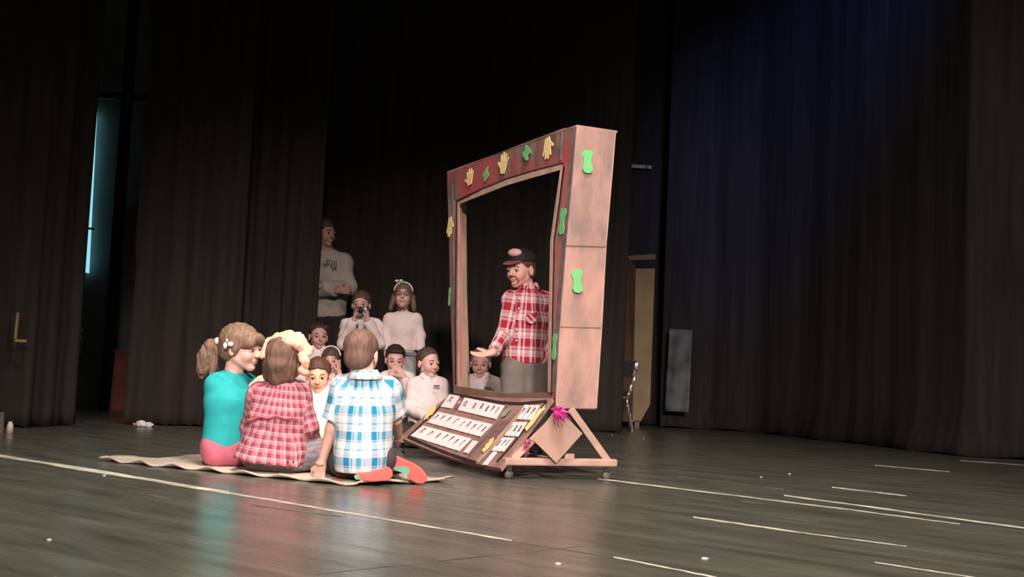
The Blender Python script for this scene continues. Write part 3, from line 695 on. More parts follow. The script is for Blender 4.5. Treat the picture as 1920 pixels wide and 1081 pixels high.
def key(pts,glyph=True):
    k=quad('key',pts,.004,KEY,.004)
    P=[np.array(kpt(x,y,.0085)) for x,y in pts]; f=lambda u,v:(P[0]*(1-u)+P[1]*u)*(1-v)+(P[3]*(1-u)+P[2]*u)*v
    if glyph:
        kk[0]+=1; r=random.Random(kk[0]*7); mb=MB(); c=(r.uniform(.35,.5),r.uniform(.35,.5))
        pts_=[(c[0]-.10,c[1]+.22),(c[0]-.04,c[1]-.2),(c[0]+.14,c[1]-.16),(c[0]+.05,c[1]+.04),(c[0]+.16,c[1]+.2)][:r.choice([3,4,5])]
        for a,b_ in zip(pts_[:-1],pts_[1:]): mb.beam(f(*a),f(*b_),.006,.0015,side=kn)
        mb.build('key_marking',INK,k)
def keyrow(tl,tr,br,bl,cuts,gap=.012):
    f=lambda u,v: tuple((np.array(tl)*(1-u)+np.array(tr)*u)*(1-v)+(np.array(bl)*(1-u)+np.array(br)*u)*v)
    cuts=[0]+cuts+[1]
    for a,b_ in zip(cuts[:-1],cuts[1:]): key([f(a+gap/2,0),f(b_-gap/2,0),f(b_-gap/2,1),f(a+gap/2,1)])
keyrow((844,740.5),(863,744),(848,767),(827,763.5),[])
keyrow((872,746.5),(947,762),(931,787),(859,770),[.26,.45,.6,.73,.86])
keyrow((822,773),(924,797),(902,820),(802,793),[.12,.23,.34,.5,.61,.72,.82,.91])
keyrow((794,799),(885,824),(862,847),(770,818),[.19,.37,.5,.63,.76,.88])
key([(888,827),(897,829),(878,851),(870,849)],False)
keyrow((984,760.5),(1014,762),(997,789),(970,787),[.34,.67],.08)
keyrow((963,793),(990,793),(973,820),(946,818),[.34,.67],.08)
keyrow((943,821.5),(966,822.5),(946,848),(921,846),[.36,.66],.08)
key([(926,848),(933,849),(914,873),(905,873)],False)
SIL=mat('mauve_sticker',(.25,.12,.16),.7); quad('sticker',[(865,746),(871,747),(859,768),(852,767)],.003,SIL,.002)
quad('sticker_dot',[(862,753),(866,753),(862,758),(858,758)],.006,mat('peach_paper',(.75,.45,.35),.8),.001)
def kcut(pts,m,nme,lab): o=quad(nme,pts,.010,m,.003); o['label']=lab
kcut([(820,758),(818,771),(812,779),(806,782),(803,788),(798,786),(797,790),(802,779),(803,772),(810,764),(815,765)],YEL,'hand_cutout','yellow paper hand on the left edge of the keyboard')
kcut([(1024,762),(1021,768),(1024,768),(1014,779),(1003,795),(989,811),(986,806),(995,795),(1004,782),(1010,774),(1014,769),(1017,770)],YEL,'hand_cutout','long yellow paper hand on the right edge of the keyboard')
kcut([(928,823),(926,830),(920,840),(914,846),(908,851),(906,847),(908,843),(911,843),(913,836),(918,833),(922,826)],YEL,'hand_cutout','yellow paper hand low on the keyboard')
kcut([(957,767),(959,769),(950,781),(943,785),(942,780),(949,771)],mat('faded_green_paper',(.27,.33,.20),.8),'foot_cutout','faded green paper foot on the keyboard')
# stand
PINE=mat('bare_pine',(.48,.33,.265),.7,.3,var=.14,scale=14,stretch=(1,1,1)); GALV=mat('grey_caster',(.13,.12,.115),.7,.3,.0)
bA=ground(949,897); bB=ground(1136,897); bB=V3(bA[0]+.50,bA[1]+.22,0); zbm=.075
def standside(off,full=True):
    A=at(944,871,bA[1]-.01)+off; B_=at(1154,870,bA[1]+.235)+off; A[2]=B_[2]=.085
    MB().beam(A,B_,.05,.038,side=(0,0,1)).build('base_beam',PINE,mon,bevel=.008)
    ax=nrm(B_-A)
    tA=at(1052,772,bA[1]+.11)+off; tB=at(1070,766,bA[1]+.14)+off
    MB().beam(A+ax*.05+V3(0,0,.01),tA,.035,.022,side=(0,1,0)).build('slat',PINE,mon,bevel=.003)
    MB().beam(B_-ax*.045+V3(0,0,.01),tB,.035,.022,side=(0,1,0)).build('slat',PINE,mon,bevel=.003)
    for q in (A+ax*.03,B_-ax*.05):
        w_=V3(q[0],q[1],.021); s2=np.cross(ax,U)
        cst=MB().tube([w_-s2*.011,w_+s2*.009],.021,14).build('caster',GALV,mon,True)
        MB().beam(w_+V3(0,0,.02),w_+V3(0,0,.045),.03,.03,side=(0,1,0)).build('caster_plate',blk,cst)
    return A,B_,ax
A,B_,ax=standside(V3(0,0,0))
standside(fd*1.58)
MB().beam(A+ax*.30+V3(0,0,.0),A+ax*.30+V3(0,0,.0)+fd*1.58,.04,.03,side=(0,0,1)).build('cross_rail',PINE,mon)
wbk=at(1062,857,bA[1]+.12); MB().beam(wbk+V3(-.012,0,.004),wbk+V3(.035,.014,.004),.03,.03).build('wood_block',mat('pale_pine',(.70,.47,.34),.7),mon)
yd_=bA[1]+.045
MB().prism([at(997,822,yd_-.03),at(1043,867,yd_),at(1092,812,yd_+.03),at(1046,763,yd_)],(0,-.008,0)).build('hanging_square',board('square_cardboard',(.44,.29,.23),(.36,.25,.205),7),mon)['label']='plain cardboard square hung on its corner'
TIN=mat('pink_tinsel',(.62,.05,.30),.4,.5,.2,var=.5,scale=60); TIN2=mat('dusty_pink_tinsel',(.42,.10,.17),.4,.5,.3,var=.5,scale=60)
def tinsel(c,r,n,m,drop,seed,name,lab):
    rr=random.Random(seed); mb=MB()
    for i in range(n):
        d=nrm(V3(rr.uniform(-1,1),rr.uniform(-1,.3),rr.uniform(-1,.9))); e=c+d*r*rr.uniform(.4,1); w_=np.cross(d,V3(rr.random(),rr.random(),rr.random()))*.006
        mid=(c+e)/2+V3(0,0,rr.uniform(-.01,.01)); mb.add([c-w_,c+w_,mid+w_*1.4,mid-w_*1.4,e+drop*rr.random()],[(0,1,2,3),(3,2,4)])
    o=mb.build(name,m,mon,solid=.001); o['label']=lab
tinsel(at(1045,771,yd_-.06),.050,130,TIN,V3(.03,0,-.035),2,'tinsel_bow','bright pink tinsel bow at the corner of the box')
tinsel(at(992,829,bA[1]+.04),.035,50,TIN2,V3(-.02,0,-.02),3,'tinsel','dusty pink tinsel wound on the stand slat'); tinsel(at(985,839,bA[1]+.03),.03,40,TIN2,V3(0,0,-.02),5,'tinsel','dusty pink tinsel end low on the stand slat')
MB().tube([fp(1041,738,.02),fp(1041,762,.02)],.003,6).build('twine',BLKP,mon)

# ================================================================ RUG
rA,rB,rC=ground(183,864),ground(650,911),ground(853,902); rD=rA+rC-rB
rug=MB(); nu,nv=60,24
for s_ in (.010,.002):
    for j in range(nv+1):
        for i in range(nu+1):
            u,v=i/nu,j/nv; p=rA*(1-u)+rB*u+(rD-rA)*v; e=max(0,1-min(u,1-u,v,1-v)/.06)
            p=p+V3(.012*math.sin(v*31)*e,.016*math.sin(u*47+v*3)*e+.01*math.sin(u*17)*e,0); z=s_+(.009*(1+math.sin(u*43+v*9)))*e*(1 if s_>.005 else .9)
            rug.v.append((p[0],p[1],z))
W=nu+1; T_=W*(nv+1)
for j in range(nv):
    for i in range(nu): a=j*W+i; rug.f += [(a,a+1,a+W+1,a+W),(T_+a,T_+a+W,T_+a+W+1,T_+a+1)]
for i in range(nu): rug.f += [(i,T_+i,T_+i+1,i+1),(nv*W+i,nv*W+i+1,T_+nv*W+i+1,T_+nv*W+i)]
for j in range(nv): a=j*W; b_=j*W+nu; rug.f += [(a,a+W,T_+a+W,T_+a),(b_,T_+b_,T_+b_+W,b_+W)]
ro=meta(rug.build('floor_rug',mat('beige_woven_rug',(.50,.46,.38),.95,.1,var=.14,scale=70,bump=.4,col2=(.58,.52,.44)),None,True),'thin beige woven rug with wavy edges under the seated children','rug')
pr_=mat('rug_red_print',(.55,.16,.12),.9); pg_=mat('rug_green_print',(.20,.42,.30),.9)
for (x,y,w_,m_) in ((640,899,12,pr_),(655,901,9,pg_),(618,897,10,pg_),(632,902,7,pr_)):
    p=ground(x,y,.012); MB().prism([p+V3(math.cos(a)*w_*.004,math.sin(a)*w_*.003,0) for a in [k*.785 for k in range(8)]],(0,0,.0012)).build('printed_flower',m_,ro)

# ================================================================ THE CHILDREN
WHITE=mat('white_cotton',(.80,.70,.69),.9,.15,var=.04); WHITE2=mat('cream_knit',(.70,.60,.58),.95,.1,var=.06,scale=60)
DARKT=mat('dark_trousers',(.045,.035,.035),.9,.15); GREYT=mat('grey_trousers',(.19,.175,.155),.9,.15,var=.12,scale=14); JEAN=mat('light_jeans',(.33,.34,.34),.9,.15,var=.15)
TEAL=mat('teal_jersey',(.03,.40,.42),.9,.15,var=.06); PINKT=mat('dusty_pink_trousers',(.50,.14,.20),.9,.15); GJEAN=mat('grey_denim',(.24,.22,.24),.9,.15,var=.35,scale=30,stretch=(1,1,3))
SWEAT=mat('grey_sweatshirt',(.34,.31,.27),.95,.1,var=.06)
w_=(.80,.80,.80); bl=(.02,.27,.46); b2=(.13,.42,.52); wb_=(.62,.74,.74)
PLB=plaid('blue_white_plaid',[(0,w_),(.06,wb_),(.12,w_),(.34,bl),(.56,w_),(.62,b2),(.66,w_),(.80,b2),(.96,w_)],[(0,w_),(.22,b2),(.27,w_),(.30,bl),(.62,w_),(.70,wb_),(.76,w_),(.90,b2),(.95,w_)],.128,.112)
rd=(.42,.02,.05); pk=(.68,.45,.46); dk=(.14,.05,.06)
PLR=plaid('red_white_plaid',[(0,(.78,.68,.68)),(.10,rd),(.34,dk),(.38,rd),(.55,pk),(.62,(.80,.70,.70)),(.78,dk),(.82,rd),(.95,(.78,.68,.68))],[(0,rd),(.26,dk),(.31,rd),(.44,(.78,.68,.68)),(.50,pk),(.60,(.78,.68,.68)),(.80,dk),(.84,pk)],.085,.11)
PLP=plaid('pink_burgundy_gingham',[(0,(.32,.07,.11)),(.45,(.52,.25,.28)),(.86,(.78,.56,.56)),(.97,(.32,.07,.11))],[(0,(.26,.05,.09)),(.50,(.54,.26,.29)),(.86,(.78,.56,.56)),(.97,(.26,.05,.09))],.038,.038)
def cross_legs(cx,cy,Y,s=1.0,fw=(0,-1,0),spread=.20,z=.07):
    """crossed legs for a child sitting at x,y facing fw"""
    f=nrm(fw); l=nrm(np.cross(U,f)); p=V3(cx,cy,0); L=[]
    for sg in (-1,1):
        hip=p+l*.07*sg*s+U*.10*s; kn=p+l*spread*sg*s+f*.24*s+U*(.11 if z<.1 else .13)*s
        an=p-l*.05*sg*s+f*(.27+.03*sg)*s+U*.05*s; toe=an-l*.10*sg*s+f*.02-U*.015; L.append((hip,kn,an,toe))
    return L

# --- M: performer
Y=7.25
H=Head(at(977,504,Y),(-.62,-.78,-.16),(.03,0,1),1.02)
root=person('person in red plaid shirt and dark cap with painted beard, reaching out an open hand',ground(985,857)*V3(0,0,0)+V3(at(985,700,Y)[0],Y,0),H,
  at(990,546,Y+.03),at(988,600,Y+.02),at(984,668,Y+.03),(at(959,562,Y-.03),at(1020,564,Y+.06)),
  ((at(945,628,Y-.06),at(924,660,Y-.20)),(at(1031,624,Y+.10),at(1026,664,Y+.02))),
  [(at(966,688,Y),at(963,756,Y-.03),at(961,836,Y+.02),at(953,848,Y-.12)),(at(1003,688,Y+.03),at(1006,756,Y),at(1008,838,Y+.05),at(1003,848,Y-.10))],
  s=1.05,vox=.0045,hairc=(.09,.05,.035),front=(-.3,-1,0),beard=True,
  shirt=dict(m=PLR,cuff=.93,hem=at(982,680,Y),collar=.030,off=.014,wr=.003,extra=[(at(985,632,Y+.03),at(984,675,Y+.03),.100,.108,.04,nrm(V3(.95,.15,0)),.128,.134)]),pants=dict(m=GREYT,off=.022),shoes=mat('dark_shoe',(.03,.03,.03),.5),
  hands=[(at(923,661,Y-.205),(-.86,-.35,-.22),(-.25,-.45,.85),dict(s=1.12,curl=.22,thumb=1)),(at(1026,665,Y+.01),(-.1,-.15,-1),(-1,0,0),dict(s=1.0,curl=.5,thumb=-1))])
hair(root,H,(.09,.05,.035),line=((.062,.045),(-.040,-.055)),vol=.004)
capm=mat('black_cap',(.02,.015,.017),.75); 
T=SDF(.012); T.ell(H.w(-.014,0,.048),np.array((.101,.083,.080))*H.s,H.R,clips=[(H.w(0,0,.045),nrm(H.d(.12,0,-1)))])
V_,Q_=T.mesh(.005); cap=np_obj('cap',V_,Q_,capm,root)
T=SDF(.01); T.cone(H.w(.070,0,.050),H.w(.134,0,.038),.007*H.s,.006*H.s,lat=H.l,rl1=.066*H.s,rl2=.040*H.s)
V_,Q_=T.mesh(.004); np_obj('cap_brim',V_,Q_,mat('cap_brim_pink',(.28,.12,.13),.8),cap)
T=SDF(.01); T.ell(H.w(.055,0,.102),np.array((.036,.046,.026))*H.s,H.R); V_,Q_=T.mesh(.005); np_obj('cap_patch',V_,Q_,mat('cap_patch_pale',(.72,.45,.45),.8),cap)
shn=nrm(V3(-.25,-1,0))
for i,(x,y) in enumerate(((974,560),(973,578),(971,598),(969,618),(968,638))):
    MB().ball(at(x,y,Y-.118+(.018 if i==0 else 0)),(.006,.004,.006),6).build('button',mat('pearl_button',(.85,.8,.8),.3),root,True)
pk_=MB().prism([at(985,590,Y-.118),at(1006,585,Y-.10),at(1008,600,Y-.10),at(998,607,Y-.112),at(986,603,Y-.118)],(0,.012,0)).build('chest_pocket',PLR,root,bevel=.002)
a_=pk_.data.attributes.new('fabric','FLOAT_VECTOR','POINT'); a_.data.foreach_set('vector',[c for v in pk_.data.vertices for c in (v.co.x*.7+v.co.z*.7+5,v.co.z*.7-v.co.x*.7+5,0)])

# --- A: girl with ponytail
Y=5.72
H=Head(at(452,652,Y),(.94,-.30,-.06),(.05,-.03,1),.98)
pel=at(424,838,Y); pel[2]=.12
root=person('person with brown ponytail in teal shirt, seated at the left end of the rug',V3(pel[0],Y,0),H,
  at(437,704,Y+.02),at(430,752,Y),pel,(at(408,722,Y-.02),at(461,722,Y+.12)),
  ((at(432,790,Y+.13),at(470,830,Y+.16)),(at(470,752,Y+.08),at(474,724,Y-.06))),
  [(pel+V3(-.03,.0,-.02),pel+V3(.06,.26,.02),at(470,862,Y+.14)*V3(1,1,0)+V3(0,0,.04),at(490,866,Y+.12)*V3(1,1,0)+V3(0,0,.03)),
   (pel+V3(-.04,-.04,-.045),pel+V3(.17,.02,-.045),pel+V3(-.01,.02,-.075),pel+V3(-.09,.02,-.085))],
  s=.98,vox=.0045,skin=(.78,.50,.42),hairc=(.16,.105,.075),bodylat=(.85,.5,0),front=(.5,-.9,0),tw=.92,belly=.92,
  shirt=dict(m=TEAL,cuff=-.35,hem=at(420,866,Y),off=.014,name='shirt',wr=.0025,wf=20,extra=[(at(424,800,Y),at(418,830,Y),.085,.088,.04)]),pants=dict(m=PINKT,off=.009),shoes=mat('pink_shoe',(.5,.2,.25),.6),
  hands=[(at(474,724,Y-.06),(.75,-.3,.6),(.2,.6,-.6),dict(s=.9,curl=.5,thumb=1))])
hc=(.20,.135,.095)
hair(root,H,hc,line=((.10,.036),(-.045,-.045)),vol=.014,extra=[((.082,.0,.050),(.034,.058,.032)),((.062,.045,.03),(.04,.03,.035)),((.05,-.045,.03),(.05,.03,.035)),((.0,-.070,.0),(.03,.015,.04))])
T=SDF(.012)
pts=[(409,641),(397,650),(388,668),(382,690),(378,706)]; rs=[.022,.038,.044,.036,.012]
for i in range(4): T.cone(at(*pts[i],Y+.02),at(*pts[i+1],Y+.02),rs[i],rs[i+1])
T.cone(at(400,655,Y),at(398,700,Y),.03,.016); T.cone(at(395,655,Y+.04),at(406,690,Y+.04),.03,.012); T.cone(at(388,665,Y-.01),at(376,698,Y-.01),.02,.008)
V_,Q_=T.mesh(.005,strand=.003); np_obj('ponytail',V_,Q_,bpy.data.materials['hair_0.200_0.135'],root)
MB().ball(at(407,639,Y-.01),(.012,.02,.018),8).build('hair_tie',mat('pale_pink_bobble',(.9,.68,.68),.6),root,True)
bw=at(427,646,Y-.095); MB().ball(bw+V3(-.012,0,-.004),(.010,.008,.016),8).ball(bw+V3(.013,0,.004),(.014,.008,.012),8).ball(bw+V3(-.004,0,.02),(.006,.006,.009),8).build('hair_clip',mat('pale_pink_bobble',(0,0,0)),root,True)

# --- B: girl with braid seen from behind
Y=5.50
H=Head(at(533,679,Y),(.30,.95,-.12),(.02,0,1),.98)
pel=at(514,858,Y); pel[2]=.115; hip2=pel
root=person('person in pink gingham shirt seen from behind, with a bright strawberry blond braid',V3(pel[0],Y,0),H,
  at(530,722,Y-.02),at(524,768,Y),pel,(at(487,738,Y+.0),at(560,738,Y+.02)),
  ((at(470,800,Y+.05),at(500,840,Y+.26)),(at(578,800,Y+.02),at(590,832,Y+.12))),
  [(pel+V3(-.08,.02,-.02),pel+V3(-.14,.28,.0),pel+V3(.06,.30,-.06),pel+V3(.14,.30,-.08)),
   (pel+V3(.06,.0,-.02),pel+V3(.22,.10,-.02),pel+V3(.02,.22,-.06),pel+V3(-.07,.24,-.08))],
  s=1.0,vox=.0045,skin=(.78,.48,.40),hairc=(.14,.08,.06),front=(0,-1,0),tw=1.0,belly=1.05,
  shirt=dict(m=PLP,cuff=.93,hem=at(505,862,Y),off=.013,name='blouse',wr=.003,wf=34,
     extra=[(at(503,800,Y-.0),at(492,862,Y-.02),.085,.125,.05),(at(500,790,Y),at(462,862,Y),.06,.055,.04),(at(530,790,Y-.02),at(545,850,Y),.07,.085,.04)]+[(at(488+7*k,792,Y-.10),at(468+11*k,872,Y-.125+.0015*(k-4)**2),.004,.014,.012) for k in range(9)]),
  pants=dict(m=GJEAN,off=.022),shoes=mat('grey_shoe',(.15,.15,.15),.6),
  hands=[(at(590,832,Y+.12),(-.1,.1,-.9),(-.5,.6,0),dict(s=.9,curl=.3,thumb=1)),(at(500,840,Y+.26),(.6,.5,-.3),(0,0,-1),dict(s=.9,curl=.3))])
# peplum waist seam
sm=mat('gingham_seam',(.45,.12,.17),.9); P=[]
for k in range(15):
    t=k/14; P.append(at(462+98*t,787-6*math.sin(t*3.1)+2*math.sin(t*19),Y-.098-.025*math.sin(t*3.14)))
MB().tube(P,.006,6).build('waist_seam',sm,root,True)
hair(root,H,(.14,.085,.06),line=((.09,.05),(.00,-.1)),vol=.016,extra=[((-.055,0,-.02),(-.045,0,-.080),.060,.046),((-.04,.05,-.02),(-.03,.055,-.072),.04,.03),((-.04,-.05,-.02),(-.03,-.05,-.072),.04,.03)])
blond=mat('overlit_blond_hair',(.86,.50,.34),.5,.4,var=.25,scale=50,bump=.4)  # strong light on the hair put into the pale crown and braid colour
def braid(path,r,name,root,m,turns=.9):
    T=SDF(.006); path=[np.array(p) for p in path]; seg=[np.linalg.norm(b-a) for a,b in zip(path[:-1],path[1:])]; L=sum(seg); n=int(L/(r*.75)); 
    for i in range(n+1):
        s_=L*i/n; j=0
        while j<len(seg)-1 and s_>seg[j]: s_-=seg[j]; j+=1
        p=path[j]+(path[j+1]-path[j])*min(1,s_/seg[j]); d=nrm(path[j+1]-path[j]); x=nrm(np.cross(d,(0,1,.1))); q=1 if i%2 else -1
        dd=nrm(d+x*q*-.6); T.cone(p+x*q*r*.34-dd*r*.3,p+x*q*r*.34+dd*r*.3,r*.58,r*.52)
    V_,Q_=T.mesh(.0045,strand=.0012); return np_obj(name,V_,Q_,m,root)
T=SDF(.012)
for dz,dy_ in ((0,0),(.020,.018),(-.016,-.014)):
    P=[at(x,y,Y-.05-.0*x)+V3(0,dy_+.012*math.sin(k*1.3),dz*(.5 if k in (0,5) else 1)) for k,(x,y) in enumerate([(495,663),(503,648),(520,639),(541,635),(560,640),(572,652)])]
    for a,b in zip(P[:-1],P[1:]): T.cone(a,b,.019,.020)
V_,Q_=T.mesh(.0045,strand=.0022); np_obj('crown_of_hair',V_,Q_,blond,root)
braid([at(572,648,Y-.06),at(575,664,Y-.07),at(567,680,Y-.08),at(574,694,Y-.07)],.034,'hanging_braid',root,blond)

# --- D: boy in blue plaid
Y=5.28
H=Head(at(678,664,Y),(.22,.96,-.10),(-.03,0,1),.95)
pel=at(680,872,Y); pel[2]=.125
handp=at(598,886,Y+.08); handp[2]=.05
fR=at(735,872,Y+.04)
root=person('person in blue and white plaid shirt seen from behind, leaning on a hand',V3(pel[0],Y,0),H,
  at(684,706,Y-.02),at(684,765,Y),pel,(at(644,728,Y),at(728,730,Y+.03)),
  ((at(622,802,Y+.0),at(603,868,Y+.05)),(at(742,785,Y+.10),at(748,820,Y+.30))),
  [(pel+V3(-.06,.0,-.03),pel+V3(-.17,.27,-.05),at(664,887,Y-.02)*V3(1,1,0)+V3(0,0,.055),at(716,893,Y-.05)*V3(1,1,0)+V3(0,0,.045)),
   (pel+V3(.07,.02,-.02),pel+V3(.07,.32,-.03),at(742,868,Y+.06)*V3(1,1,0)+V3(0,0,.085),at(782,893,Y+.02)*V3(1,1,0)+V3(0,0,.05))],
  s=1.0,vox=.0045,skin=(.78,.50,.42),hairc=(.15,.09,.07),front=(0,-1,0),tw=1.0,belly=1.15,
  shirt=dict(m=PLB,cuff=-.20,hem=at(675,881,Y),off=.014,wr=.003,collar=True,wf=22,extra=[(at(684,780,Y),at(676,870,Y-.01),.10,.112,.05)]),pants=dict(m=mat('charcoal_trousers',(.07,.065,.07),.9),off=.014),
  hands=[(at(603,868,Y+.05),(-.12,.15,-.85),(.25,.9,-.3),dict(s=1.0,curl=.15,thumb=-1)),(at(748,820,Y+.30),(-.3,.6,-.3),(0,0,-1),dict(s=1.0,curl=.3))])
hair(root,H,(.17,.105,.08),line=((.088,.055),(-.04,-.075)),vol=.008,strand=.0008,extra=[((-.055,0,-.03),(.045,.062,.05))])
MB().tube([at(593,867,Y+.02),at(598,870,Y+.01),at(604,871,Y+.02),at(606,868,Y+.06),at(600,865,Y+.08),at(594,865,Y+.06),at(593,867,Y+.02)],.005,8).build('bracelet',mat('amber_beads',(.55,.36,.18),.4),root,True)
coral=mat('coral_rubber',(.90,.16,.13),.6,var=.05); mint=mat('mint_rubber',(.16,.52,.38),.6)
def sole(pxs,patch,Yh,Yt,n,t,root):
    """outline in pixels between heel and toe depth"""
    x0,x1=pxs[0][0],max(p[0] for p in pxs)
    f=lambda x,y,o=0:(at(x,y,Yh+(Yt-Yh)*(x-x0)/(x1-x0+1e-6))+V3(0,o,0))
    s_=MB().prism([f(*p) for p in pxs],V3(0,t,0)).build('shoe_sole',coral,root,bevel=.006)
    MB().prism([f(*p,-.004) for p in patch],V3(0,.006,0)).build('sole_inlay',mint,s_)
sole([(724,857),(732,853),(742,853),(756,860),(775,868),(790,878),(799,890),(800,901),(793,907),(780,906),(768,899),(762,888),(748,884),(732,881),(725,872)],[(735,876),(756,873),(768,878),(766,890),(756,886),(740,880)],Y+.02,Y-.06,None,.03,root)
sole([(662,892),(672,886),(690,885),(710,880),(726,874),(735,882),(736,893),(728,901),(700,903),(675,901)],[(664,893),(672,888),(674,898),(667,898)],Y-.145,Y-.165,None,.03,root)

# --- C: child in white facing camera between the girls and boy
Y=6.25
H=Head(at(597,703,Y),(.10,-.97,-.18),(-.05,0,1),.82)
pel=at(600,820,Y); pel[2]=.11
root=person('person in bright white shirt seated between the gingham blouse and plaid shirt',V3(pel[0],Y,0),H,
  at(598,732,Y+.03),at(602,765,Y),pel,(at(574,752,Y),at(630,752,Y)),((at(574,795,Y-.05),at(600,812,Y-.17)),(at(640,795,Y-.05),at(616,812,Y-.17))),
  cross_legs(pel[0],Y,Y,.9),s=.88,vox=.0055,skin=(.90,.50,.34),hairc=(.07,.04,.03),
  shirt=dict(m=mat('bright_white_cotton',(.88,.84,.84),.9),hem=at(600,826,Y),collar=.018,off=.014),pants=dict(m=DARKT),shoes=mat('dark_shoe',(0,0,0)),
  hands=[(at(600,812,Y-.17),(.6,-.5,-.3),(0,.3,-1),dict(s=.85,curl=.3,thumb=-1)),(at(616,812,Y-.17),(-.6,-.5,-.3),(0,.3,-1),dict(s=.85,curl=.3,thumb=1))])
hair(root,H,(.10,.05,.035),line=((.085,.068),(-.035,-.05)),vol=.008)

# --- E: dark-haired child behind
def sitter(label,Y,hx,hy,f,shl,shr,pelx,s=.93,hc=(.04,.025,.02),arms=None,hands=None,hsc=.92,up=(0,0,1),line=((.074,.086),(-.030,-.045)),pz=.11,shirtm=WHITE,seat=None,vox=.0065,chy=None,hairextra=None,skin=(.66,.40,.34),collar=True):
    H=Head(at(hx,hy,Y),f,up,hsc); pel=at(pelx,740,Y); pel[2]=pz; a=at(*shl,Y); b=at(*shr,Y); mid=(a+b)/2; nk=(mid+H.c)/2; nk=mid+(H.c-mid)*.30+U*.006; ch_=mid*.62+pel*.38
    if arms is None:
        arms=((a+V3(-.05,-.05,-.20),a+V3(.05,-.22,-.26)),(b+V3(.05,-.05,-.20),b+V3(-.05,-.22,-.26)))
        hands=[(arms[0][1],(.5,-.6,-.3),(0,.2,-1),dict(s=.9,curl=.3,thumb=-1)),(arms[1][1],(-.5,-.6,-.3),(0,.2,-1),dict(s=.9,curl=.3,thumb=1))]
    L=cross_legs(pel[0],Y,Y,s,spread=.15) if pz<.2 else [(pel+V3(.06*q,0,-.02),pel+V3(.07*q,-.22,-pel[2]+.07),pel+V3(.07*q,.14,-pel[2]+.05),pel+V3(.07*q,.24,-pel[2]+.03)) for q in (-1,1)]
    r=person(label,V3(pel[0],Y,0),H,nk,ch_,pel,(a,b),arms,L,s=s,vox=vox,skin=skin,hairc=hc,
      shirt=dict(m=shirtm,hem=pel+V3(0,0,.0),collar=.018 if collar else False,off=.014),pants=dict(m=DARKT),shoes=mat('dark_shoe',(0,0,0)),hands=hands)
    hair(r,H,hc,line=line,vol=.007,vox=.006,extra=hairextra); return r,H
sitter('person with tousled dark hair kneeling in white collar behind the braided girl',9.1,597,630,(.35,-.93,-.02),(577,668),(617,669),597,pz=.34,hairextra=[((.03,.05,.075),(.04,.03,.025)),((.0,-.05,.07),(.04,.03,.03))],skin=(.50,.30,.25))
# --- F: girl with headband, hands on cheeks
Y=8.75; a=at(600,716,Y); b=at(645,716,Y)
r,H=sitter('person with white headband resting both hands on her cheeks',Y,620,676,(.10,-.98,.0),(600,716),(645,716),621,
  arms=((at(596,745,Y-.14),at(606,702,Y-.13)),(at(648,745,Y-.14),at(636,700,Y-.13))),
  hands=[(at(606,702,Y-.13),(.12,.05,1),(1,.4,0),dict(s=.85,curl=.15,thumb=-1)),(at(636,700,Y-.13),(-.1,.05,1),(-1,.4,0),dict(s=.85,curl=.15,thumb=1))],line=((.085,.050),(-.03,-.08)),hc=(.09,.055,.04),hsc=.9,collar=False)
def headband(r,H,m,t=.30):
    P=[H.w(.016,.079*math.cos(a),.036+.085*math.sin(a)) for a in [math.pi*k/20 for k in range(1,20)]]
    T=SDF(.004)
    for p,q in zip(P[:-1],P[1:]): T.cone(p,q,.006,.006,lat=H.f,rl1=.020,rl2=.020)
    V_,Q_=T.mesh(.0045); return np_obj('headband',V_,Q_,m,r)
HBM=mat('white_headband',(.85,.78,.76),.7); headband(r,H,HBM)
# --- G: boy with camera
Y=9.4
H=Head(at(677,570,Y),(.0,-.98,-.05),(0,0,1),.94)
root=person('person in white shirt standing and holding a small black camera to the face',V3(at(678,700,Y)[0],Y,0),H,
  at(678,601,Y+.02),at(677,632,Y),at(678,680,Y),(at(652,611,Y),at(704,611,Y)),((at(644,643,Y-.10),at(664,598,Y-.20)),(at(710,643,Y-.10),at(689,598,Y-.20))),
  [(at(668,692,Y),at(666,748,Y),at(666,806,Y+.02),at(664,808,Y-.1)),(at(688,692,Y),at(690,748,Y),at(690,806,Y+.02),at(692,808,Y-.1))],s=.95,vox=.006,skin=(.58,.36,.31),hairc=(.08,.05,.04),
  shirt=dict(m=WHITE,hem=at(678,690,Y),collar=.018,off=.018,wr=.005),pants=dict(m=DARKT),shoes=mat('dark_shoe',(0,0,0)),
  hands=[(at(664,598,Y-.20),(.05,.0,1),(.9,.3,0),dict(s=.85,curl=.55,thumb=-1)),(at(689,598,Y-.20),(-.05,.0,1),(-.9,.3,0),dict(s=.85,curl=.55,thumb=1))])
hair(root,H,(.09,.055,.04),line=((.085,.062),(-.045,-.05)),vol=.008,vox=.006)
c=at(677,581,Y-.20); cm_=empty('compact_camera',c,'small black camera held up by the standing person in white','camera')
MB().beam(c+V3(-.048,0,0),c+V3(.048,0,0),.028,.056).build('camera_body',mat('black_plastic',(.015,.015,.015),.35,.5),cm_,bevel=.005)
MB().tube([c+V3(0,-.01,0),c+V3(0,-.035,0)],.018,14).build('lens',mat('black_plastic',(0,0,0)),cm_,True)
MB().ball(c+V3(.036,-.016,.012),(.010,.006,.010),8).build('flash',mat('flash_glass',(.9,.9,.85),.15),cm_,True)
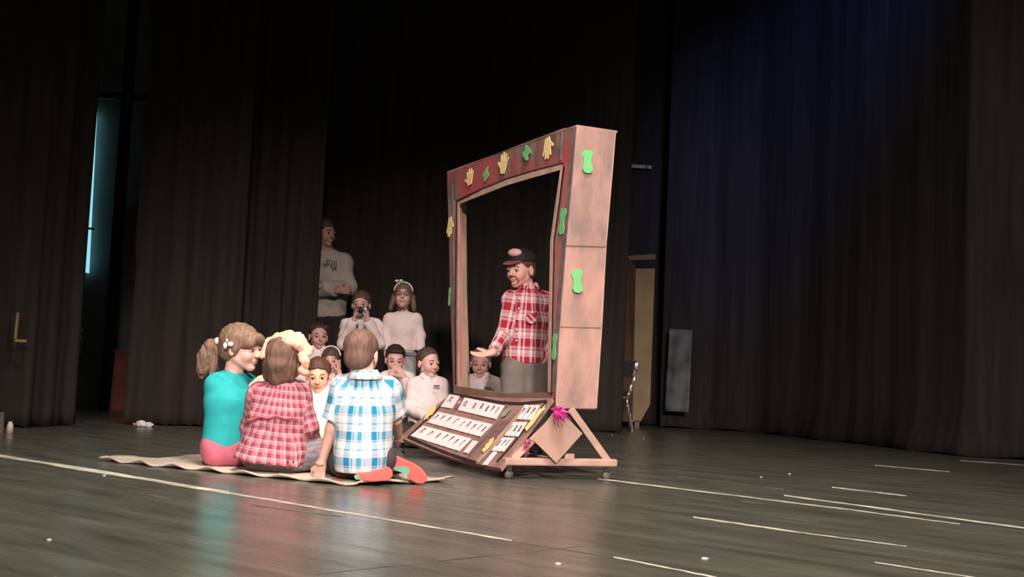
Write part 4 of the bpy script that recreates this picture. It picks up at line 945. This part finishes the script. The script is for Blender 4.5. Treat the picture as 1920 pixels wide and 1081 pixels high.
# --- H: girl standing
Y=9.4
H=Head(at(756,556,Y),(.03,-.97,.22),(0,0,1),.95)
root=person('person with long hair and white headband standing in cream top and light jeans',V3(at(756,700,Y)[0],Y,0),H,
  at(756,588,Y+.02),at(755,615,Y),at(754,664,Y),(at(731,598,Y),at(779,598,Y)),((at(723,630,Y),at(724,662,Y-.04)),(at(788,630,Y),at(788,662,Y-.04))),
  [(at(744,676,Y),at(742,740,Y),at(741,800,Y+.02),at(740,806,Y-.1)),(at(764,676,Y),at(768,740,Y),at(769,802,Y+.02),at(771,808,Y-.1))],s=.92,vox=.006,skin=(.58,.36,.31),hairc=(.12,.07,.05),tw=.92,
  shirt=dict(m=WHITE2,hem=at(754,657,Y),off=.012,name='jumper',wr=.0025),pants=dict(m=JEAN,off=.012,name='jeans'),shoes=mat('dark_shoe',(0,0,0)),
  hands=[(at(724,662,Y-.04),(.05,-.1,-1),(1,0,0),dict(s=.85,curl=.3,thumb=-1)),(at(788,662,Y-.04),(-.05,-.1,-1),(-1,0,0),dict(s=.85,curl=.3,thumb=1))])
hair(root,H,(.13,.08,.055),line=((.085,.058),(-.02,-.10)),vol=.012,vox=.006,extra=[((-.01,.078,.0),(.01,.098,-.11),.026,.020),((-.01,-.078,.0),(.01,-.098,-.11),.026,.020),((-.05,0,-.02),(-.04,0,-.09),.065,.05)])
hb=headband(root,H,HBM); bwm=mat('pale_green_bow',(.45,.52,.45),.8)
c=H.w(.03,-.040,.116); MB().ball(c+V3(-.018,-.01,.01),(.018,.010,.012),7).ball(c+V3(.016,-.01,.012),(.016,.010,.014),7).build('bow',bwm,hb,True)
MB().beam(at(727,661,Y-.108),at(781,663,Y-.108),.012,.02).build('belt',mat('grey_belt',(.16,.15,.15),.6),root)
gl=MB(); 
for y in (-1,1):
    P=[H.w(.103,.031*y+.022*math.cos(a),.0+.015*math.sin(a)) for a in [2*math.pi*k/14 for k in range(15)]]; gl.tube(P,.0022,5)
gl.tube([H.w(.106,-.010,.003),H.w(.106,.010,.003)],.002,5); gl.build('eyeglasses',mat('dark_frames',(.06,.04,.04),.4),root,True)
# --- I: adult with crossed arms
Y=10.25
H=Head(at(609,437,Y),(.72,-.66,-.05),(0,0,1),1.08)
root=person('person in grey sweatshirt standing tall with arms crossed beside the curtain edge',V3(at(612,700,Y)[0],Y,0),H,
  at(615,474,Y+.02),at(620,515,Y),at(618,590,Y),(at(590,490,Y-.0),at(646,489,Y+.03)),((at(584,545,Y-.08),at(632,545,Y-.24)),(at(655,540,Y-.07),at(600,536,Y-.22))),
  [(at(604,602,Y),at(603,700,Y),at(603,795,Y+.02),at(608,800,Y-.13)),(at(632,602,Y),at(634,700,Y),at(635,795,Y+.02),at(640,800,Y-.13))],s=1.25,vox=.008,skin=(.34,.20,.16),hairc=(.035,.03,.025),
  shirt=dict(m=SWEAT,hem=at(618,596,Y),off=.022,name='sweatshirt',wr=.006,wf=20),pants=dict(m=mat('black_trousers',(.025,.02,.02),.9)),shoes=mat('dark_shoe',(0,0,0)),
  hands=[(at(632,545,Y-.24),(.9,.1,.1),(0,1,0),dict(s=1.1,curl=.3)),(at(600,536,Y-.22),(-.9,.1,.1),(0,1,0),dict(s=1.1,curl=.3))],tw=.95)
hair(root,H,(.05,.045,.038),line=((.085,.065),(-.045,-.05)),vol=.008,vox=.008)
ink=mat('faded_dark_print',(.12,.11,.09),.9); pm=MB()
for (pts) in ([(613,487),(611,500)],[(613,487),(619,488),(618,494),(612,495)],[(623,488),(622,500)],[(627,488),(627,503),(622,507)],[(631,489),(630,502)],[(605,493),(610,496)],[(620,497),(625,506),(631,503)]):
    pm.tube([at(x,y,Y-.128) for x,y in pts],.005,5)
pm.build('shirt_print',ink,root)
# --- J: boy, hands at mouth
Y=8.6
sitter('person with dark hair sitting with both hands over the mouth, elbows up',Y,741,673,(.15,-.95,-.20),(720,712),(766,712),745,
  arms=((at(722,740,Y-.16),at(733,702,Y-.16)),(at(772,742,Y-.14),at(757,706,Y-.17))),
  hands=[(at(733,703,Y-.16),(.45,.05,.8),(.3,.9,0),dict(s=.85,curl=.45,thumb=-1)),(at(757,706,Y-.17),(-.65,.0,.75),(-.3,.9,0),dict(s=.85,curl=.45,thumb=1))],hc=(.035,.022,.02),hairextra=[((.05,0,.075),(.04,.06,.02))])
# --- K: boy facing right
Y=8.05
r,H=sitter('person in white shirt with badge sitting at the left edge of the monitor, looking right',Y,803,680,(.62,-.78,-.04),(777,723),(827,722),798,hc=(.08,.05,.04),skin=(.70,.44,.38),
  arms=((at(768,765,Y-.05),at(800,782,Y-.20)),(at(838,765,Y-.02),at(812,785,Y-.20))),
  hands=[(at(800,782,Y-.20),(.8,-.3,-.2),(0,.2,-1),dict(s=.9,curl=.3,thumb=-1)),(at(812,785,Y-.20),(-.8,-.3,-.2),(0,.2,-1),dict(s=.9,curl=.3,thumb=1))])
MB().beam(at(813,723,Y-.112),at(824,723,Y-.105),.012,.010).build('badge',mat('dark_badge',(.10,.07,.08),.6),r)
# --- L: boy behind the opening
Y=8.3
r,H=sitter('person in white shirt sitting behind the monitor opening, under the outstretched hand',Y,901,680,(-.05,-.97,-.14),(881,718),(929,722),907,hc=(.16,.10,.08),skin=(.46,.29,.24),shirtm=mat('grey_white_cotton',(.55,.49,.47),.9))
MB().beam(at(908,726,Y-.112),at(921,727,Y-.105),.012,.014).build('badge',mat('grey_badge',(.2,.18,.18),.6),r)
